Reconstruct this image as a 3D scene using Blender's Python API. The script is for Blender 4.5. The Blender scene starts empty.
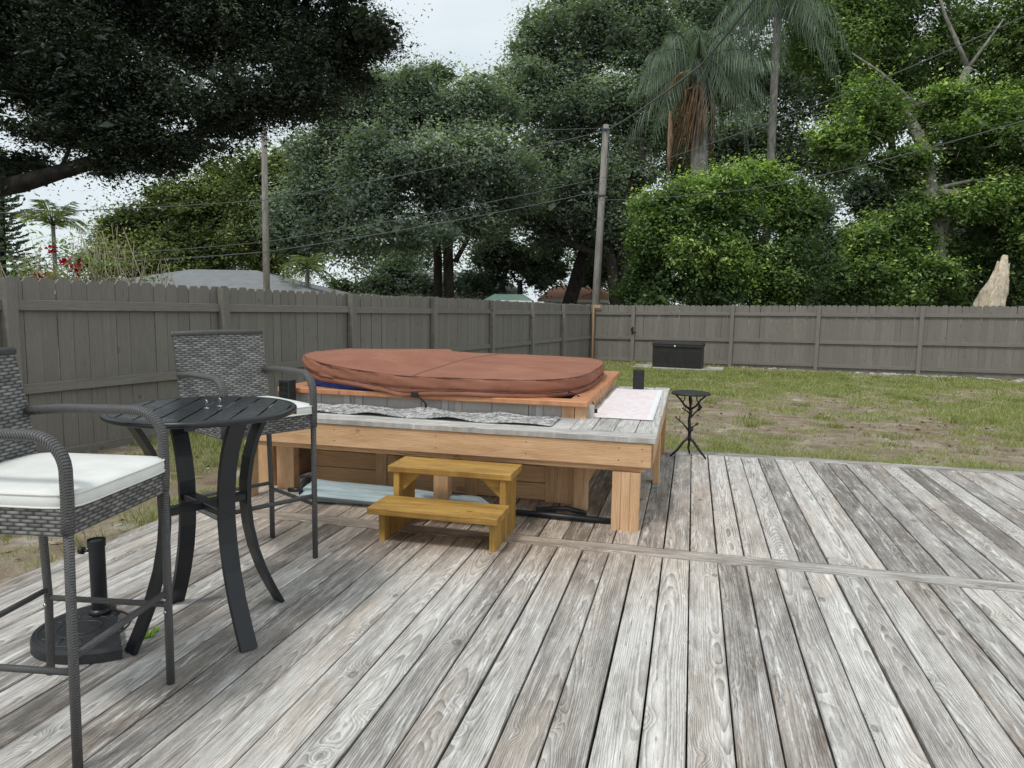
import bpy, math, random
import numpy as np
from mathutils import Vector, Matrix
R = math.radians
random.seed(7); rng = np.random.default_rng(7)
scn = bpy.context.scene; COL = scn.collection

# ------------------------------------------------------------------ camera
F = 720.0; CAMH = 1.40
def cam_axes(pitch, yaw, roll):
    fw = Vector((-math.sin(yaw)*math.cos(pitch), math.cos(yaw)*math.cos(pitch), -math.sin(pitch)))
    r0 = Vector((math.cos(yaw), math.sin(yaw), 0)); u0 = r0.cross(fw)
    c, s = math.cos(roll), math.sin(roll)
    return fw, r0*c + u0*s, u0*c - r0*s
FW, RT, UP = cam_axes(R(6.686), R(13.95), R(0.9))
cd = bpy.data.cameras.new('camera'); cam = bpy.data.objects.new('camera', cd); COL.objects.link(cam)
m = Matrix((RT, UP, -FW)).transposed().to_4x4(); m.translation = Vector((0, 0, CAMH)); cam.matrix_world = m
cd.sensor_width = 36; cd.lens = 36*F/1024; cd.clip_end = 3000; cd.clip_start = 0.05
scn.camera = cam
def at(x, y, d):           # a planning aid: where something seen at (x, y) stands when d metres away
    return Vector((0, 0, CAMH)) + (FW + RT*((x-512)/F) - UP*((y-384)/F))*d

# ------------------------------------------------------------------ node helpers
class NT:
    def __init__(s, name):
        s.m = bpy.data.materials.new(name); s.m.use_nodes = True
        s.t = s.m.node_tree; s.n = s.t.nodes; s.l = s.t.links; s.n.clear()
        s.out = s.n.new('ShaderNodeOutputMaterial')
    def node(s, typ, **kw):
        n = s.n.new(typ)
        for k, v in kw.items(): setattr(n, k, v)
        return n
    def set(s, sock, v):
        if hasattr(v, 'is_output') or isinstance(v, bpy.types.NodeSocket): s.l.new(v, sock)
        else:
            if isinstance(v, (tuple, list)) and len(v) == 3 and sock.type == 'RGBA': v = (*v, 1)
            sock.default_value = v
    def math(s, op, a, b=0.0, c=0.0, clamp=False):
        n = s.node('ShaderNodeMath', operation=op, use_clamp=clamp)
        for i, v in enumerate((a, b, c)): s.set(n.inputs[i], v)
        return n.outputs[0]
    def mix(s, f, a, b, blend='MIX'):
        n = s.node('ShaderNodeMix', data_type='RGBA', blend_type=blend)
        s.set(n.inputs[0], f); s.set(n.inputs[6], a); s.set(n.inputs[7], b)
        return n.outputs[2]
    def noise(s, vec, scale, detail=3, rough=.5, dist=0):
        n = s.node('ShaderNodeTexNoise'); s.set(n.inputs['Vector'], vec)
        n.inputs['Scale'].default_value = scale; n.inputs['Detail'].default_value = detail
        n.inputs['Roughness'].default_value = rough; n.inputs['Distortion'].default_value = dist
        return n.outputs[0]
    def vec(s, x, y, z=0.0):
        n = s.node('ShaderNodeCombineXYZ')
        for i, v in enumerate((x, y, z)): s.set(n.inputs[i], v)
        return n.outputs[0]
    def xyz(s, v):
        n = s.node('ShaderNodeSeparateXYZ'); s.set(n.inputs[0], v); return n.outputs
    def attr(s, name):
        n = s.node('ShaderNodeAttribute', attribute_name=name); return n.outputs
    def pos(s):
        return s.node('ShaderNodeNewGeometry').outputs['Position']
    def ramp(s, f, stops):
        n = s.node('ShaderNodeValToRGB'); s.set(n.inputs[0], f); cr = n.color_ramp
        while len(cr.elements) < len(stops): cr.elements.new(.5)
        for e, (p, c) in zip(cr.elements, stops):
            e.position = p; e.color = (*c, 1) if isinstance(c, tuple) else (c, c, c, 1)
        return n.outputs[0]
    def rng(s, f, a, b, c, d):
        n = s.node('ShaderNodeMapRange'); s.set(n.inputs[0], f)
        for i, v in enumerate((a, b, c, d)): s.set(n.inputs[i+1], v)
        return n.outputs[0]
    def bump(s, h, strength=.3, dist=.01):
        n = s.node('ShaderNodeBump'); n.inputs['Strength'].default_value = strength
        n.inputs['Distance'].default_value = dist; s.set(n.inputs['Height'], h); return n.outputs[0]
    def bsdf(s, col, rough=.6, normal=None, metal=0.0, spec=.5, coat=0):
        n = s.node('ShaderNodeBsdfPrincipled'); s.set(n.inputs['Base Color'], col); s.set(n.inputs['Roughness'], rough)
        s.set(n.inputs['Metallic'], metal); s.set(n.inputs['Specular IOR Level'], spec)
        if normal is not None: s.l.new(normal, n.inputs['Normal'])
        s.l.new(n.outputs[0], s.out.inputs[0]); return n

def simple(name, col, rough=.6, var=.15, scale=6, bump=.1, metal=0.0, spec=.5, bscale=120):
    t = NT(name); p = t.pos()
    n1 = t.noise(p, scale, 4, .6); n2 = t.noise(p, bscale, 2, .5)
    k = t.rng(n1, .3, .7, 1-var, 1+var)
    hs = t.node('ShaderNodeHueSaturation'); hs.inputs['Color'].default_value = (*col, 1); t.set(hs.inputs['Value'], k)
    rr = t.rng(n1, .3, .7, max(0, rough-.08), min(1, rough+.08))
    t.bsdf(hs.outputs[0], rr, t.bump(n2, bump, .003), metal, spec)
    return t.m

def wood(name, light, dark, line, ring=.007, sharp=2.0, linek=.6, seedvar=.25, stain=None, staink=0.0, knots=True, bump=.5, rough=.75, patch=.5, zone=None, wear=.0):
    """flat-sawn board: growth rings cut by the face, knots, fibres; gc = board coordinates, sd = board seed"""
    t = NT(name); g = t.xyz(t.attr('gc')[1]); sd = t.attr('sd')[2]
    a, c, d = g[0], g[1], g[2]
    so = t.math('MULTIPLY', sd, 91.7)
    wn = t.node('ShaderNodeTexWhiteNoise', noise_dimensions='1D'); t.set(wn.inputs['W'], so)
    wc = t.xyz(wn.outputs[1])
    off = t.math('MULTIPLY', t.math('SUBTRACT', wc[0], .5), .16)
    n1 = t.noise(t.vec(t.math('MULTIPLY', a, .55), t.math('MULTIPLY', c, 2.0), so), 1.0, 2, .5)
    n2 = t.noise(t.vec(t.math('MULTIPLY', a, .42), 3.3, so), 1.0, 1, .5)
    n3 = t.noise(t.vec(t.math('MULTIPLY', a, 7), t.math('MULTIPLY', c, 26), so), 1.0, 3, .6)
    yc = t.math('ADD', t.math('SUBTRACT', c, off), t.math('MULTIPLY', t.math('SUBTRACT', n1, .5), .055))
    zc = t.math('ADD', t.math('ADD', d, .01), t.math('MULTIPLY', t.math('SUBTRACT', n2, .25), .22))
    r = t.math('SQRT', t.math('ADD', t.math('MULTIPLY', yc, yc), t.math('MULTIPLY', zc, zc)))
    r = t.math('ADD', r, t.math('MULTIPLY', t.math('SUBTRACT', n3, .5), .0045))
    vo = t.node('ShaderNodeTexVoronoi', feature='F1'); vo.inputs['Scale'].default_value = 5.0; vo.inputs['Randomness'].default_value = 1
    nk = t.noise(t.vec(t.math('MULTIPLY', a, 30), t.math('MULTIPLY', c, 30), so), 1.0, 2, .5)
    t.set(vo.inputs['Vector'], t.vec(t.math('MULTIPLY', a, .62), c, so))
    kd = t.math('ADD', t.math('DIVIDE', vo.outputs['Distance'], 5.0), t.math('MULTIPLY', t.math('SUBTRACT', nk, .5), .008))
    if knots:
        kk = t.math('EXPONENT', t.math('MULTIPLY', t.math('MULTIPLY', kd, kd), -900.0))
        r = t.math('ADD', r, t.math('MULTIPLY', kk, .034))
    ph = t.math('FRACT', t.math('DIVIDE', r, ring))
    saw = t.math('POWER', ph, sharp)                       # earlywood -> dark latewood edge
    saw = t.math('MULTIPLY', saw, t.rng(ph, .93, 1.0, 1.0, 0.0))
    fib = t.noise(t.vec(t.math('MULTIPLY', a, 9), t.math('MULTIPLY', c, 420), so), 1.0, 2, .6)
    fib2 = t.noise(t.vec(t.math('MULTIPLY', a, 2.2), t.math('MULTIPLY', c, 90), so), 1.0, 3, .6)
    big = t.noise(t.vec(t.math('MULTIPLY', a, 2.4), t.math('MULTIPLY', c, 12), so), 1.0, 5, .68)
    mic = t.noise(t.vec(t.math('MULTIPLY', a, 30), t.math('MULTIPLY', c, 150), so), 1.0, 3, .65)
    tone = t.math('ADD', t.math('MULTIPLY', t.math('SUBTRACT', big, .5), patch*2.2), t.math('MULTIPLY', t.math('SUBTRACT', wc[1], .5), seedvar*2))
    tone = t.math('ADD', tone, t.math('MULTIPLY', t.math('SUBTRACT', fib2, .5), .7))
    tone = t.math('ADD', tone, t.math('MULTIPLY', t.math('SUBTRACT', mic, .5), .9))
    tone = t.math('ADD', tone, .5, clamp=True)
    colr = t.mix(tone, dark, light)
    if stain:
        st = t.noise(t.vec(t.math('MULTIPLY', a, .9), t.math('MULTIPLY', c, 3), t.math('ADD', so, 5.0)), 1.0, 3, .6)
        sk = t.math('MULTIPLY', t.rng(st, .45, .7, 0, 1), t.rng(wc[2], .1, 1.0, staink*.3, staink))
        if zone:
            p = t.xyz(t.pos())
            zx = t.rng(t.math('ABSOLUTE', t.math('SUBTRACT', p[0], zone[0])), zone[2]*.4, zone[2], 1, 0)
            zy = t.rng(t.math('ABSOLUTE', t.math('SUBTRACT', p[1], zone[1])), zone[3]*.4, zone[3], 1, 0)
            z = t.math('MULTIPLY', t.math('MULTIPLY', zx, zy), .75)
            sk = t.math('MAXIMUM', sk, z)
        colr = t.mix(sk, colr, stain, 'MULTIPLY')
    ln = t.math('MULTIPLY', saw, t.math('MULTIPLY', t.rng(big, .3, .6, linek, linek*.55), t.rng(mic, .3, .6, .6, 1.1)))
    colr = t.mix(ln, colr, line)
    fk = t.rng(fib, .25, .75, .80, 1.16)
    colr = t.mix(1.0, colr, t.vec(fk, fk, fk), 'MULTIPLY')
    # silvery streaks of raised fibre
    wn2 = t.noise(t.vec(t.math('MULTIPLY', a, 4), t.math('MULTIPLY', c, 38), t.math('ADD', so, 3.0)), 1.0, 5, .75)
    colr = t.mix(t.rng(wn2, .56, .68, 0, wear), colr, tuple(min(.95, x*1.3) for x in light)); colr = t.mix(t.rng(wn2, .44, .34, 0, wear*.8), colr, tuple(x*.8 for x in dark))
    sl = t.rng(fib2, .60, .72, 0, .35); colr = t.mix(sl, colr, tuple(min(.9, x*1.25) for x in light))
    h = t.math('ADD', t.math('MULTIPLY', saw, .8), t.math('MULTIPLY', fib, .5))
    if knots:
        kc = t.rng(kd, .007, .013, 1, 0); ke = t.math('MULTIPLY', t.rng(kd, .010, .014, 0, 1), t.rng(kd, .014, .021, 1, 0))
        colr = t.mix(t.math('MULTIPLY', kc, .65), colr, (line[0]*1.5, line[1]*1.15, line[2]*.9))
        colr = t.mix(t.math('MULTIPLY', ke, .6), colr, tuple(x*.55 for x in line))
        h = t.math('SUBTRACT', h, t.math('MULTIPLY', ke, 1.2))
    # hairline cracks along the grain
    cr = t.noise(t.vec(t.math('MULTIPLY', a, 1.1), t.math('MULTIPLY', c, 60), t.math('ADD', so, 9.0)), 1.0, 1, .4)
    ck = t.math('MULTIPLY', t.rng(t.math('ABSOLUTE', t.math('SUBTRACT', cr, .5)), 0.0, .010, 1, 0), t.rng(big, .55, .62, 0, 1))
    colr = t.mix(t.math('MULTIPLY', ck, .8), colr, tuple(x*.35 for x in line))
    h = t.math('SUBTRACT', h, t.math('MULTIPLY', ck, 1.5))
    t.bsdf(colr, rough, t.bump(h, bump, .0025), 0, .25)
    return t.m

M = {}
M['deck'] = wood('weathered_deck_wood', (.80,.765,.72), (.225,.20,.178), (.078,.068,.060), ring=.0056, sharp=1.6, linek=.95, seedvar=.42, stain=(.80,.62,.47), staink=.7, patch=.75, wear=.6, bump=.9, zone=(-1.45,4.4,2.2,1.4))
M['benchtop'] = wood('weathered_bench_wood', (.76,.73,.69), (.33,.31,.285), (.10,.09,.085), wear=.6, ring=.008, sharp=2.5, linek=.8, seedvar=.25, bump=.8)
M['cedar'] = wood('new_tan_lumber', (.82,.55,.335), (.60,.375,.20), (.34,.16,.07), ring=.009, sharp=1.6, linek=.75, seedvar=.2, patch=1.0, bump=.5, rough=.75, stain=(.72,.62,.55), staink=.6)
M['cedar_dark'] = wood('brown_lumber', (.78,.50,.28), (.56,.33,.165), (.30,.15,.075), ring=.014, linek=.4, seedvar=.35, patch=.4, bump=.25)  # brown is the lumber's own colour, for skirt and some bench framing
M['rim'] = wood('redwood_stained_lumber', (.66,.33,.17), (.47,.20,.095), (.22,.08,.04), ring=.012, linek=.45, seedvar=.15, patch=.4, bump=.25, rough=.55)
M['step'] = wood('yellow_stained_lumber', (.60,.37,.10), (.34,.185,.045), (.14,.07,.02), ring=.008, sharp=1.6, linek=.7, seedvar=.3, patch=1.1, bump=.5, rough=.55, stain=(.60,.50,.42), staink=.7)
M['tubslat'] = wood('grey_tub_cladding', (.58,.55,.52), (.44,.41,.385), (.27,.25,.23), ring=.008, linek=.35, seedvar=.15, patch=.3, knots=False, bump=.3)
M['fence'] = wood('grey_brown_painted_wood', (.250,.230,.205), (.185,.169,.150), (.10,.09,.08), wear=.22, ring=.015, linek=.3, seedvar=.32, patch=.3, bump=.35, rough=.6)
M['rawpine'] = wood('raw_orange_pine', (.62,.40,.22), (.45,.27,.14), (.3,.16,.08), knots=False)
M['joist'] = wood('gap_shade_joist_wood', (.20,.16,.12), (.12,.09,.07), (.07,.05,.04), knots=False)  # joists coloured dark, painting shade into the gaps between deck boards
M['pole'] = wood('weathered_pole_wood', (.36,.335,.30), (.17,.155,.14), (.07,.062,.055), ring=.03, linek=.7, patch=.9, seedvar=.1, knots=False, bump=.6)
M['black'] = simple('black_powder_coat', (.012,.014,.017), .38, .3, 9, .12, spec=.5)
M['tabletop'] = simple('black_table_enamel', (.013,.015,.018), .30, .4, 14, .06, spec=.55)
M['cast'] = simple('black_cast_resin', (.022,.023,.025), .5, .4, 12, .3)
M['iron'] = simple('black_wrought_iron', (.012,.012,.012), .5, .3, 20, .3)
M['darkplastic'] = simple('dark_brown_resin', (.020,.019,.019), .5, .2, 8, .15)
M['blackplastic'] = simple('black_textured_plastic', (.02,.021,.022), .55, .3, 30, .4)
M['steel'] = simple('bright_steel', (.6,.6,.6), .25, .1, 20, .05, metal=1.0)
M['strap'] = simple('black_nylon_strap', (.012,.012,.014), .7, .2, 30, .3)
M['concrete'] = simple('pale_concrete', (.42,.40,.37), .85, .25, 5, .5)
M['roof'] = simple('grey_roof_shingle', (.19,.195,.20), .8, .18, 3, .3, bscale=30)
M['white'] = simple('white_house_paint', (.78,.79,.78), .6, .08, 2, .05)
M['cream'] = simple('cream_house_paint', (.62,.60,.54), .6, .08, 2, .05)
M['green'] = simple('green_shed_roof', (.13,.20,.17), .6, .2, 3, .1)
M['terracotta'] = simple('terracotta_roof_tile', (.55,.24,.13), .75, .25, 5, .3, bscale=20)
M['teal'] = simple('turquoise_sheet', (.06,.50,.42), .5, .1, 5, .05)
M['glass'] = simple('dark_window_glass', (.03,.035,.04), .1, .1, 2, .0)
M['blue'] = simple('deep_blue_tub_shell', (.01,.06,.30), .25, .3, 6, .05)
M['seam'] = simple('dark_vinyl_seam', (.13,.05,.035), .7, .1, 8, .1)
M['wire'] = simple('black_cable_sheath', (.10,.105,.11), .6, .1, 5, 0)
M['cream_piping'] = simple('off_white_fabric', (.74,.74,.70), .9, .05, 9, .2, bscale=700)

def mat_cushion():
    t = NT('off_white_cushion_fabric'); p = t.pos()
    n = t.noise(p, 900, 2, .5); n2 = t.noise(p, 7, 4, .6); n3 = t.noise(p, 14, 2, .5)
    c = t.mix(t.rng(n2, .35, .7, 0, 1), (.80,.80,.77), (.68,.68,.64))
    h = t.math('ADD', t.math('MULTIPLY', n, .12), t.math('MULTIPLY', n3, 1.5))
    t.bsdf(c, .9, t.bump(h, .35, .006), 0, .2); return t.m
M['cushion'] = mat_cushion()
def mat_cover():
    t = NT('brick_red_vinyl_cover'); p = t.pos()
    n = t.noise(p, 500, 2, .6); n2 = t.noise(p, 2.5, 5, .6); n3 = t.noise(p, 8, 3, .5, .6)
    c = t.mix(t.rng(n2, .3, .7, 0, 1), (.255,.103,.064), (.36,.158,.102))
    c = t.mix(t.rng(n3, .55, .8, 0, .3), c, (.43,.22,.14))
    h = t.math('ADD', t.math('MULTIPLY', n, .1), t.math('MULTIPLY', n3, .4))
    t.bsdf(c, .7, t.bump(h, .55, .018), 0, .22); return t.m
M['cover'] = mat_cover()
def mat_wicker(name):
    t = NT(name); g = t.attr('gc')[1]; s = t.xyz(g); nz_ = t.noise(g, 25, 2, .5)
    row = t.math('FLOOR', t.math('DIVIDE', s[1], .0115)); vy = t.math('FRACT', t.math('DIVIDE', s[1], .0115))
    xx = t.math('ADD', t.math('ADD', t.math('DIVIDE', s[0], .042), t.math('MULTIPLY', t.math('MODULO', row, 2.0), .5)), t.math('MULTIPLY', nz_, .25))
    col = t.math('FLOOR', xx); ph = t.math('FRACT', xx)
    cx = t.math('POWER', t.math('SINE', t.math('MULTIPLY', ph, math.pi)), .55); cy = t.math('POWER', t.math('SINE', t.math('MULTIPLY', vy, math.pi)), .5)
    v = t.math('MULTIPLY', cx, cy); w = t.node('ShaderNodeTexWhiteNoise', noise_dimensions='2D'); t.set(w.inputs['Vector'], t.vec(row, col))
    k = t.rng(w.outputs[0], 0, 1, .6, 1.25); c = t.mix(v, (.035,.034,.034), (.255,.25,.24)); c = t.mix(1.0, c, t.vec(k, k, k), 'MULTIPLY')  # strand shading painted in: pale crowns, dark where strands dip under
    n = t.noise(g, 9, 3, .6); k2 = t.rng(n, .3, .7, .8, 1.2); c = t.mix(1.0, c, t.vec(k2, k2, k2), 'MULTIPLY')
    t.bsdf(c, .5, t.bump(v, 1.0, .005), 0, .4); return t.m
M['wicker'] = mat_wicker('grey_resin_wicker')
def mat_wrap():
    t = NT('grey_wrapped_resin_band'); g = t.attr('gc')[1]; s = t.xyz(g)
    ph = t.math('FRACT', t.math('ADD', t.math('DIVIDE', s[0], .0085), t.math('MULTIPLY', s[1], 2.0)))
    v = t.math('MULTIPLY', t.rng(ph, 0, .2, 0, 1), t.rng(ph, .8, 1.0, 1, 0)); n = t.noise(g, 50, 2, .5)
    c = t.mix(v, (.014,.014,.015), (.115,.112,.110)); k = t.rng(n, .3, .7, .7, 1.25); c = t.mix(1.0, c, t.vec(k, k, k), 'MULTIPLY')
    t.bsdf(c, .5, t.bump(v, .8, .003), 0, .4); return t.m
M['wrap'] = mat_wrap()
def mat_bark(name, a, b, sc=1.0):
    t = NT(name); p = t.xyz(t.pos()); v = t.vec(p[0], p[1], t.math('MULTIPLY', p[2], .35))
    n = t.noise(v, 9*sc, 5, .65); n2 = t.noise(v, 1.4, 3, .5)
    c = t.mix(t.rng(n, .35, .65, 0, 1), a, b); k = t.rng(n2, .3, .7, .6, 1.3); c = t.mix(1.0, c, t.vec(k, k, k), 'MULTIPLY')
    t.bsdf(c, .9, t.bump(n, .9, .05), 0, .2); return t.m
M['bark'] = mat_bark('dark_oak_bark', (.022,.020,.018), (.065,.058,.050))
M['bark_near'] = mat_bark('silhouette_oak_bark', (.012,.011,.010), (.04,.036,.032))  # bark coloured darker so the near limb reads as a backlit silhouette
M['bark_grey'] = mat_bark('pale_grey_bark', (.14,.13,.115), (.33,.31,.28))
M['bark_palm'] = mat_bark('grey_palm_bark', (.10,.095,.085), (.23,.22,.20))
M['boots'] = mat_bark('dry_brown_fronds', (.20,.125,.08), (.46,.31,.20))
M['straw'] = mat_bark('dry_straw_stems', (.22,.19,.12), (.40,.36,.24))
M['brokenwood'] = mat_bark('bare_split_wood', (.42,.33,.23), (.70,.62,.50), 2)
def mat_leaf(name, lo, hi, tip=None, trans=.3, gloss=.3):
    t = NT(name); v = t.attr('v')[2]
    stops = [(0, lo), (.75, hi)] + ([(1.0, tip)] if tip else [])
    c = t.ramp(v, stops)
    if gloss > .25:
        b = t.node('ShaderNodeBsdfPrincipled'); t.set(b.inputs['Base Color'], c); b.inputs['Roughness'].default_value = .5
        b.inputs['Specular IOR Level'].default_value = gloss
    else: b = t.node('ShaderNodeBsdfDiffuse'); t.set(b.inputs[0], c)
    tr = t.node('ShaderNodeBsdfTranslucent'); t.set(tr.inputs[0], t.mix(1.0, c, (1.2,1.4,.5), 'MULTIPLY'))
    mx = t.node('ShaderNodeMixShader'); mx.inputs[0].default_value = trans
    t.l.new(b.outputs[0], mx.inputs[1]); t.l.new(tr.outputs[0], mx.inputs[2]); t.l.new(mx.outputs[0], t.out.inputs[0])
    return t.m
M['lf_near'] = mat_leaf('near_oak_leaves', (.018,.027,.020), (.060,.085,.055), (.22,.27,.17), .2, .3)  # leaf colour set dark to stand in for backlit undersides
M['lf_oak'] = mat_leaf('hazed_grey_green_oak_leaves', (.115,.145,.125), (.300,.365,.290), (.52,.58,.48), .35, .2)  # low tones lifted to paint air haze into the grey green
M['lf_dark'] = mat_leaf('dark_green_leaves', (.090,.118,.098), (.245,.305,.235), (.44,.51,.40), .35, .2)
M['lf_olive'] = mat_leaf('olive_green_leaves', (.060,.080,.042), (.230,.275,.115), (.44,.49,.20), .35, .2)
M['lf_bright'] = mat_leaf('bright_green_leaves', (.045,.078,.034), (.235,.350,.105), (.60,.72,.22), .38, .3)
M['lf_mid'] = mat_leaf('mid_green_leaves', (.060,.092,.048), (.225,.315,.130), (.48,.59,.26), .35, .2)
M['lf_palm'] = mat_leaf('palm_leaflets', (.11,.14,.12), (.24,.30,.24), (.40,.46,.38), .3, .2)
M['lf_flower'] = mat_leaf('magenta_red_flowers', (.22,.008,.04), (.48,.02,.08), None, .3, .2)
M['lf_dry'] = mat_leaf('dry_grey_leaves', (.16,.16,.10), (.32,.33,.22), None, .3, .2)
M['grass'] = mat_leaf('lawn_grass_blades', (.14,.165,.060), (.36,.385,.155), (.58,.53,.33), .3, .2)

# ------------------------------------------------------------------ object helpers
def tag(o, label=None, cat=None, group=None, kind=None):
    if label: o['label'] = label
    if cat: o['category'] = cat
    if group: o['group'] = group
    if kind: o['kind'] = kind
    return o
def thing(name, label, cat, loc=(0,0,0), rz=0, group=None):
    o = bpy.data.objects.new(name, None); COL.objects.link(o); o.empty_display_size = .1
    o.location = loc; o.rotation_euler = (0, 0, rz); return tag(o, label, cat, group)
class MB:
    def __init__(s): s.v = []; s.f = []; s.g = []; s.sd = []; s.smooth = []; s.mi = []
    def add(s, vs, fs, gs, seed=None, smooth=False, mi=0):
        b = len(s.v); seed = random.random() if seed is None else seed
        s.v += [tuple(v) for v in vs]; s.g += [tuple(g) for g in gs]; s.sd += [seed]*len(vs)
        s.f += [tuple(b+i for i in f) for f in fs]; s.smooth += [smooth]*len(fs); s.mi += [mi]*len(fs)
    def board(s, c, L, W, T, ax='x', ch=.003, seed=None, rot=None, nseg=1, warp=0.0, mi=0):
        """plank centred at c: L along ax, W across, T thick; ax picks length and width axes; rot = extra Matrix about c"""
        ax3 = {'x': ((1,0,0),(0,1,0),(0,0,1)), 'y': ((0,1,0),(1,0,0),(0,0,1)),
               'xz': ((1,0,0),(0,0,1),(0,1,0)), 'yz': ((0,1,0),(0,0,1),(1,0,0)),
               'z': ((0,0,1),(1,0,0),(0,1,0)), 'zy': ((0,0,1),(0,1,0),(1,0,0))}[ax]
        A, B, C_ = [Vector(q) for q in ax3]
        if rot: A, B, C_ = rot @ A, rot @ B, rot @ C_
        if A.cross(B).dot(C_) < 0: flip = True
        else: flip = False
        w, h = W/2, T/2
        sec = [(-w+ch,-h),(w-ch,-h),(w,-h+ch),(w,h-ch),(w-ch,h),(-w+ch,h),(-w,h-ch),(-w,-h+ch)]
        vs, gs = [], []; a0 = random.random()*20
        ph1, ph2 = random.random()*6, random.random()*6
        for k in range(nseg+1):
            q = -L/2 + L*k/nseg; wz = warp*math.sin(q*1.7+ph1); wy = warp*.8*math.sin(q*1.1+ph2)
            for (y, z) in sec:
                vs.append(Vector(c) + A*q + B*(y+wy) + C_*(z+wz)); gs.append((q+a0, y, z+h*0))
        fs = []
        for k in range(nseg):
            for i in range(8):
                j = (i+1) % 8; f = (k*8+i, k*8+j, (k+1)*8+j, (k+1)*8+i)
                fs.append(f if flip else f[::-1])
        e0 = tuple(range(8)); e1 = tuple(nseg*8+i for i in range(8))
        fs += [e0, e1[::-1]] if flip else [e0[::-1], e1]
        # board cross-section order runs counter-clockwise, seen from +A
        fs = [f[::-1] for f in fs]
        s.add(vs, fs, gs, seed, mi=mi)
    def box(s, c, d, **k):
        s.board(c, d[0], d[1], d[2], 'x', **k)
    def tube(s, pts, rad, seg=8, ry=None, closed=False, cap=True, seed=None, upv=None, mi=0):
        pts = [Vector(p) for p in pts]; n = len(pts); rad = rad if isinstance(rad, (list, tuple)) else [rad]*n
        vs, gs = [], []; L = 0; prev = None
        for i, p in enumerate(pts):
            if closed: tn = (pts[(i+1) % n] - pts[i-1]).normalized()
            else: tn = (pts[min(i+1, n-1)] - pts[max(i-1, 0)]).normalized()
            if prev is None:
                ref = Vector(upv) if upv else (Vector((0,0,1)) if abs(tn.z) < .9 else Vector((1,0,0)))
                x = tn.cross(ref).normalized()
            else: x = (prev - tn*prev.dot(tn)).normalized()
            prev = x; y = tn.cross(x)
            if i: L += (pts[i]-pts[i-1]).length
            r2 = ry if ry else rad[i]
            for k in range(seg):
                an = 2*math.pi*k/seg
                vs.append(p + x*math.cos(an)*rad[i] + y*math.sin(an)*(r2 if ry else rad[i])); gs.append((L, k/seg*.5, rad[i]))
        fs = []
        rg = n if closed else n-1
        for i in range(rg):
            i2 = (i+1) % n
            for k in range(seg):
                k2 = (k+1) % seg; fs.append((i*seg+k, i*seg+k2, i2*seg+k2, i2*seg+k))
        if cap and not closed: fs += [tuple(range(seg))[::-1], tuple((n-1)*seg+k for k in range(seg))]
        s.add(vs, fs, gs, seed, True, mi)
    def poly(s, ring, z0, z1, ch=0.0, seed=None, smooth=False, mi=0):
        """vertical prism of a 2-D outline (counter-clockwise), optional chamfer"""
        n = len(ring); cx = sum(p[0] for p in ring)/n; cy = sum(p[1] for p in ring)/n
        def ins(k): return [(cx+(x-cx)*(1-k), cy+(y-cy)*(1-k)) for x, y in ring]
        rm = max(math.hypot(x-cx, y-cy) for x, y in ring)
        lv = [(ring, z0), (ring, z1-ch)] + ([(ins(ch/rm), z1)] if ch else [])
        if not ch: lv = [(ring, z0), (ring, z1)]
        vs, gs = [], []
        for rg_, z in lv:
            for (x, y) in rg_: vs.append((x, y, z)); gs.append((x, y, z))
        fs = []
        for l in range(len(lv)-1):
            for i in range(n): j = (i+1) % n; fs.append((l*n+i, l*n+j, (l+1)*n+j, (l+1)*n+i))
        fs += [tuple(range(n))[::-1], tuple((len(lv)-1)*n+i for i in range(n))]
        s.add(vs, fs, gs, seed, smooth, mi)
    def build(s, name, mats, parent=None, label=None, cat=None, group=None, kind=None, loc=None):
        me = bpy.data.meshes.new(name); me.from_pydata(s.v, [], s.f); me.update()
        a = me.attributes.new('gc', 'FLOAT_VECTOR', 'POINT'); a.data.foreach_set('vector', np.array(s.g, dtype=np.float32).ravel())
        a = me.attributes.new('sd', 'FLOAT', 'POINT'); a.data.foreach_set('value', np.array(s.sd, dtype=np.float32))
        for mt in (mats if isinstance(mats, (list, tuple)) else [mats]): me.materials.append(mt)
        me.polygons.foreach_set('use_smooth', s.smooth); me.polygons.foreach_set('material_index', s.mi)
        o = bpy.data.objects.new(name, me); COL.objects.link(o)
        if parent: o.parent = parent
        if loc: o.location = loc
        return tag(o, label, cat, group, kind)
def copy_tree(o, parent=None):
    c = o.copy(); COL.objects.link(c)
    if parent: c.parent = parent
    for ch in list(o.children): copy_tree(ch, c)
    return c

# ------------------------------------------------------------------ value noise for terrain and lawn
def _h(ix, iy, s):
    n = (ix*374761393 + iy*668265263 + s*1442695041) & 0xffffffff
    n = ((n ^ (n >> 13))*1274126177) & 0xffffffff
    return ((n ^ (n >> 16)) & 0xffff)/65535.0
def vnoise(x, y, s=0):
    x = np.asarray(x, float); y = np.asarray(y, float); ix = np.floor(x).astype(np.int64); iy = np.floor(y).astype(np.int64)
    fx, fy = x-ix, y-iy; fx = fx*fx*(3-2*fx); fy = fy*fy*(3-2*fy)
    return (_h(ix,iy,s)*(1-fx)+_h(ix+1,iy,s)*fx)*(1-fy) + (_h(ix,iy+1,s)*(1-fx)+_h(ix+1,iy+1,s)*fx)*fy
def fbm(x, y, s=0, o=4):
    t = 0; a = .5; tot = 0
    for k in range(o): t = t + a*vnoise(x*2**k, y*2**k, s+k*17); tot += a; a *= .55
    return t/tot
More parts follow.
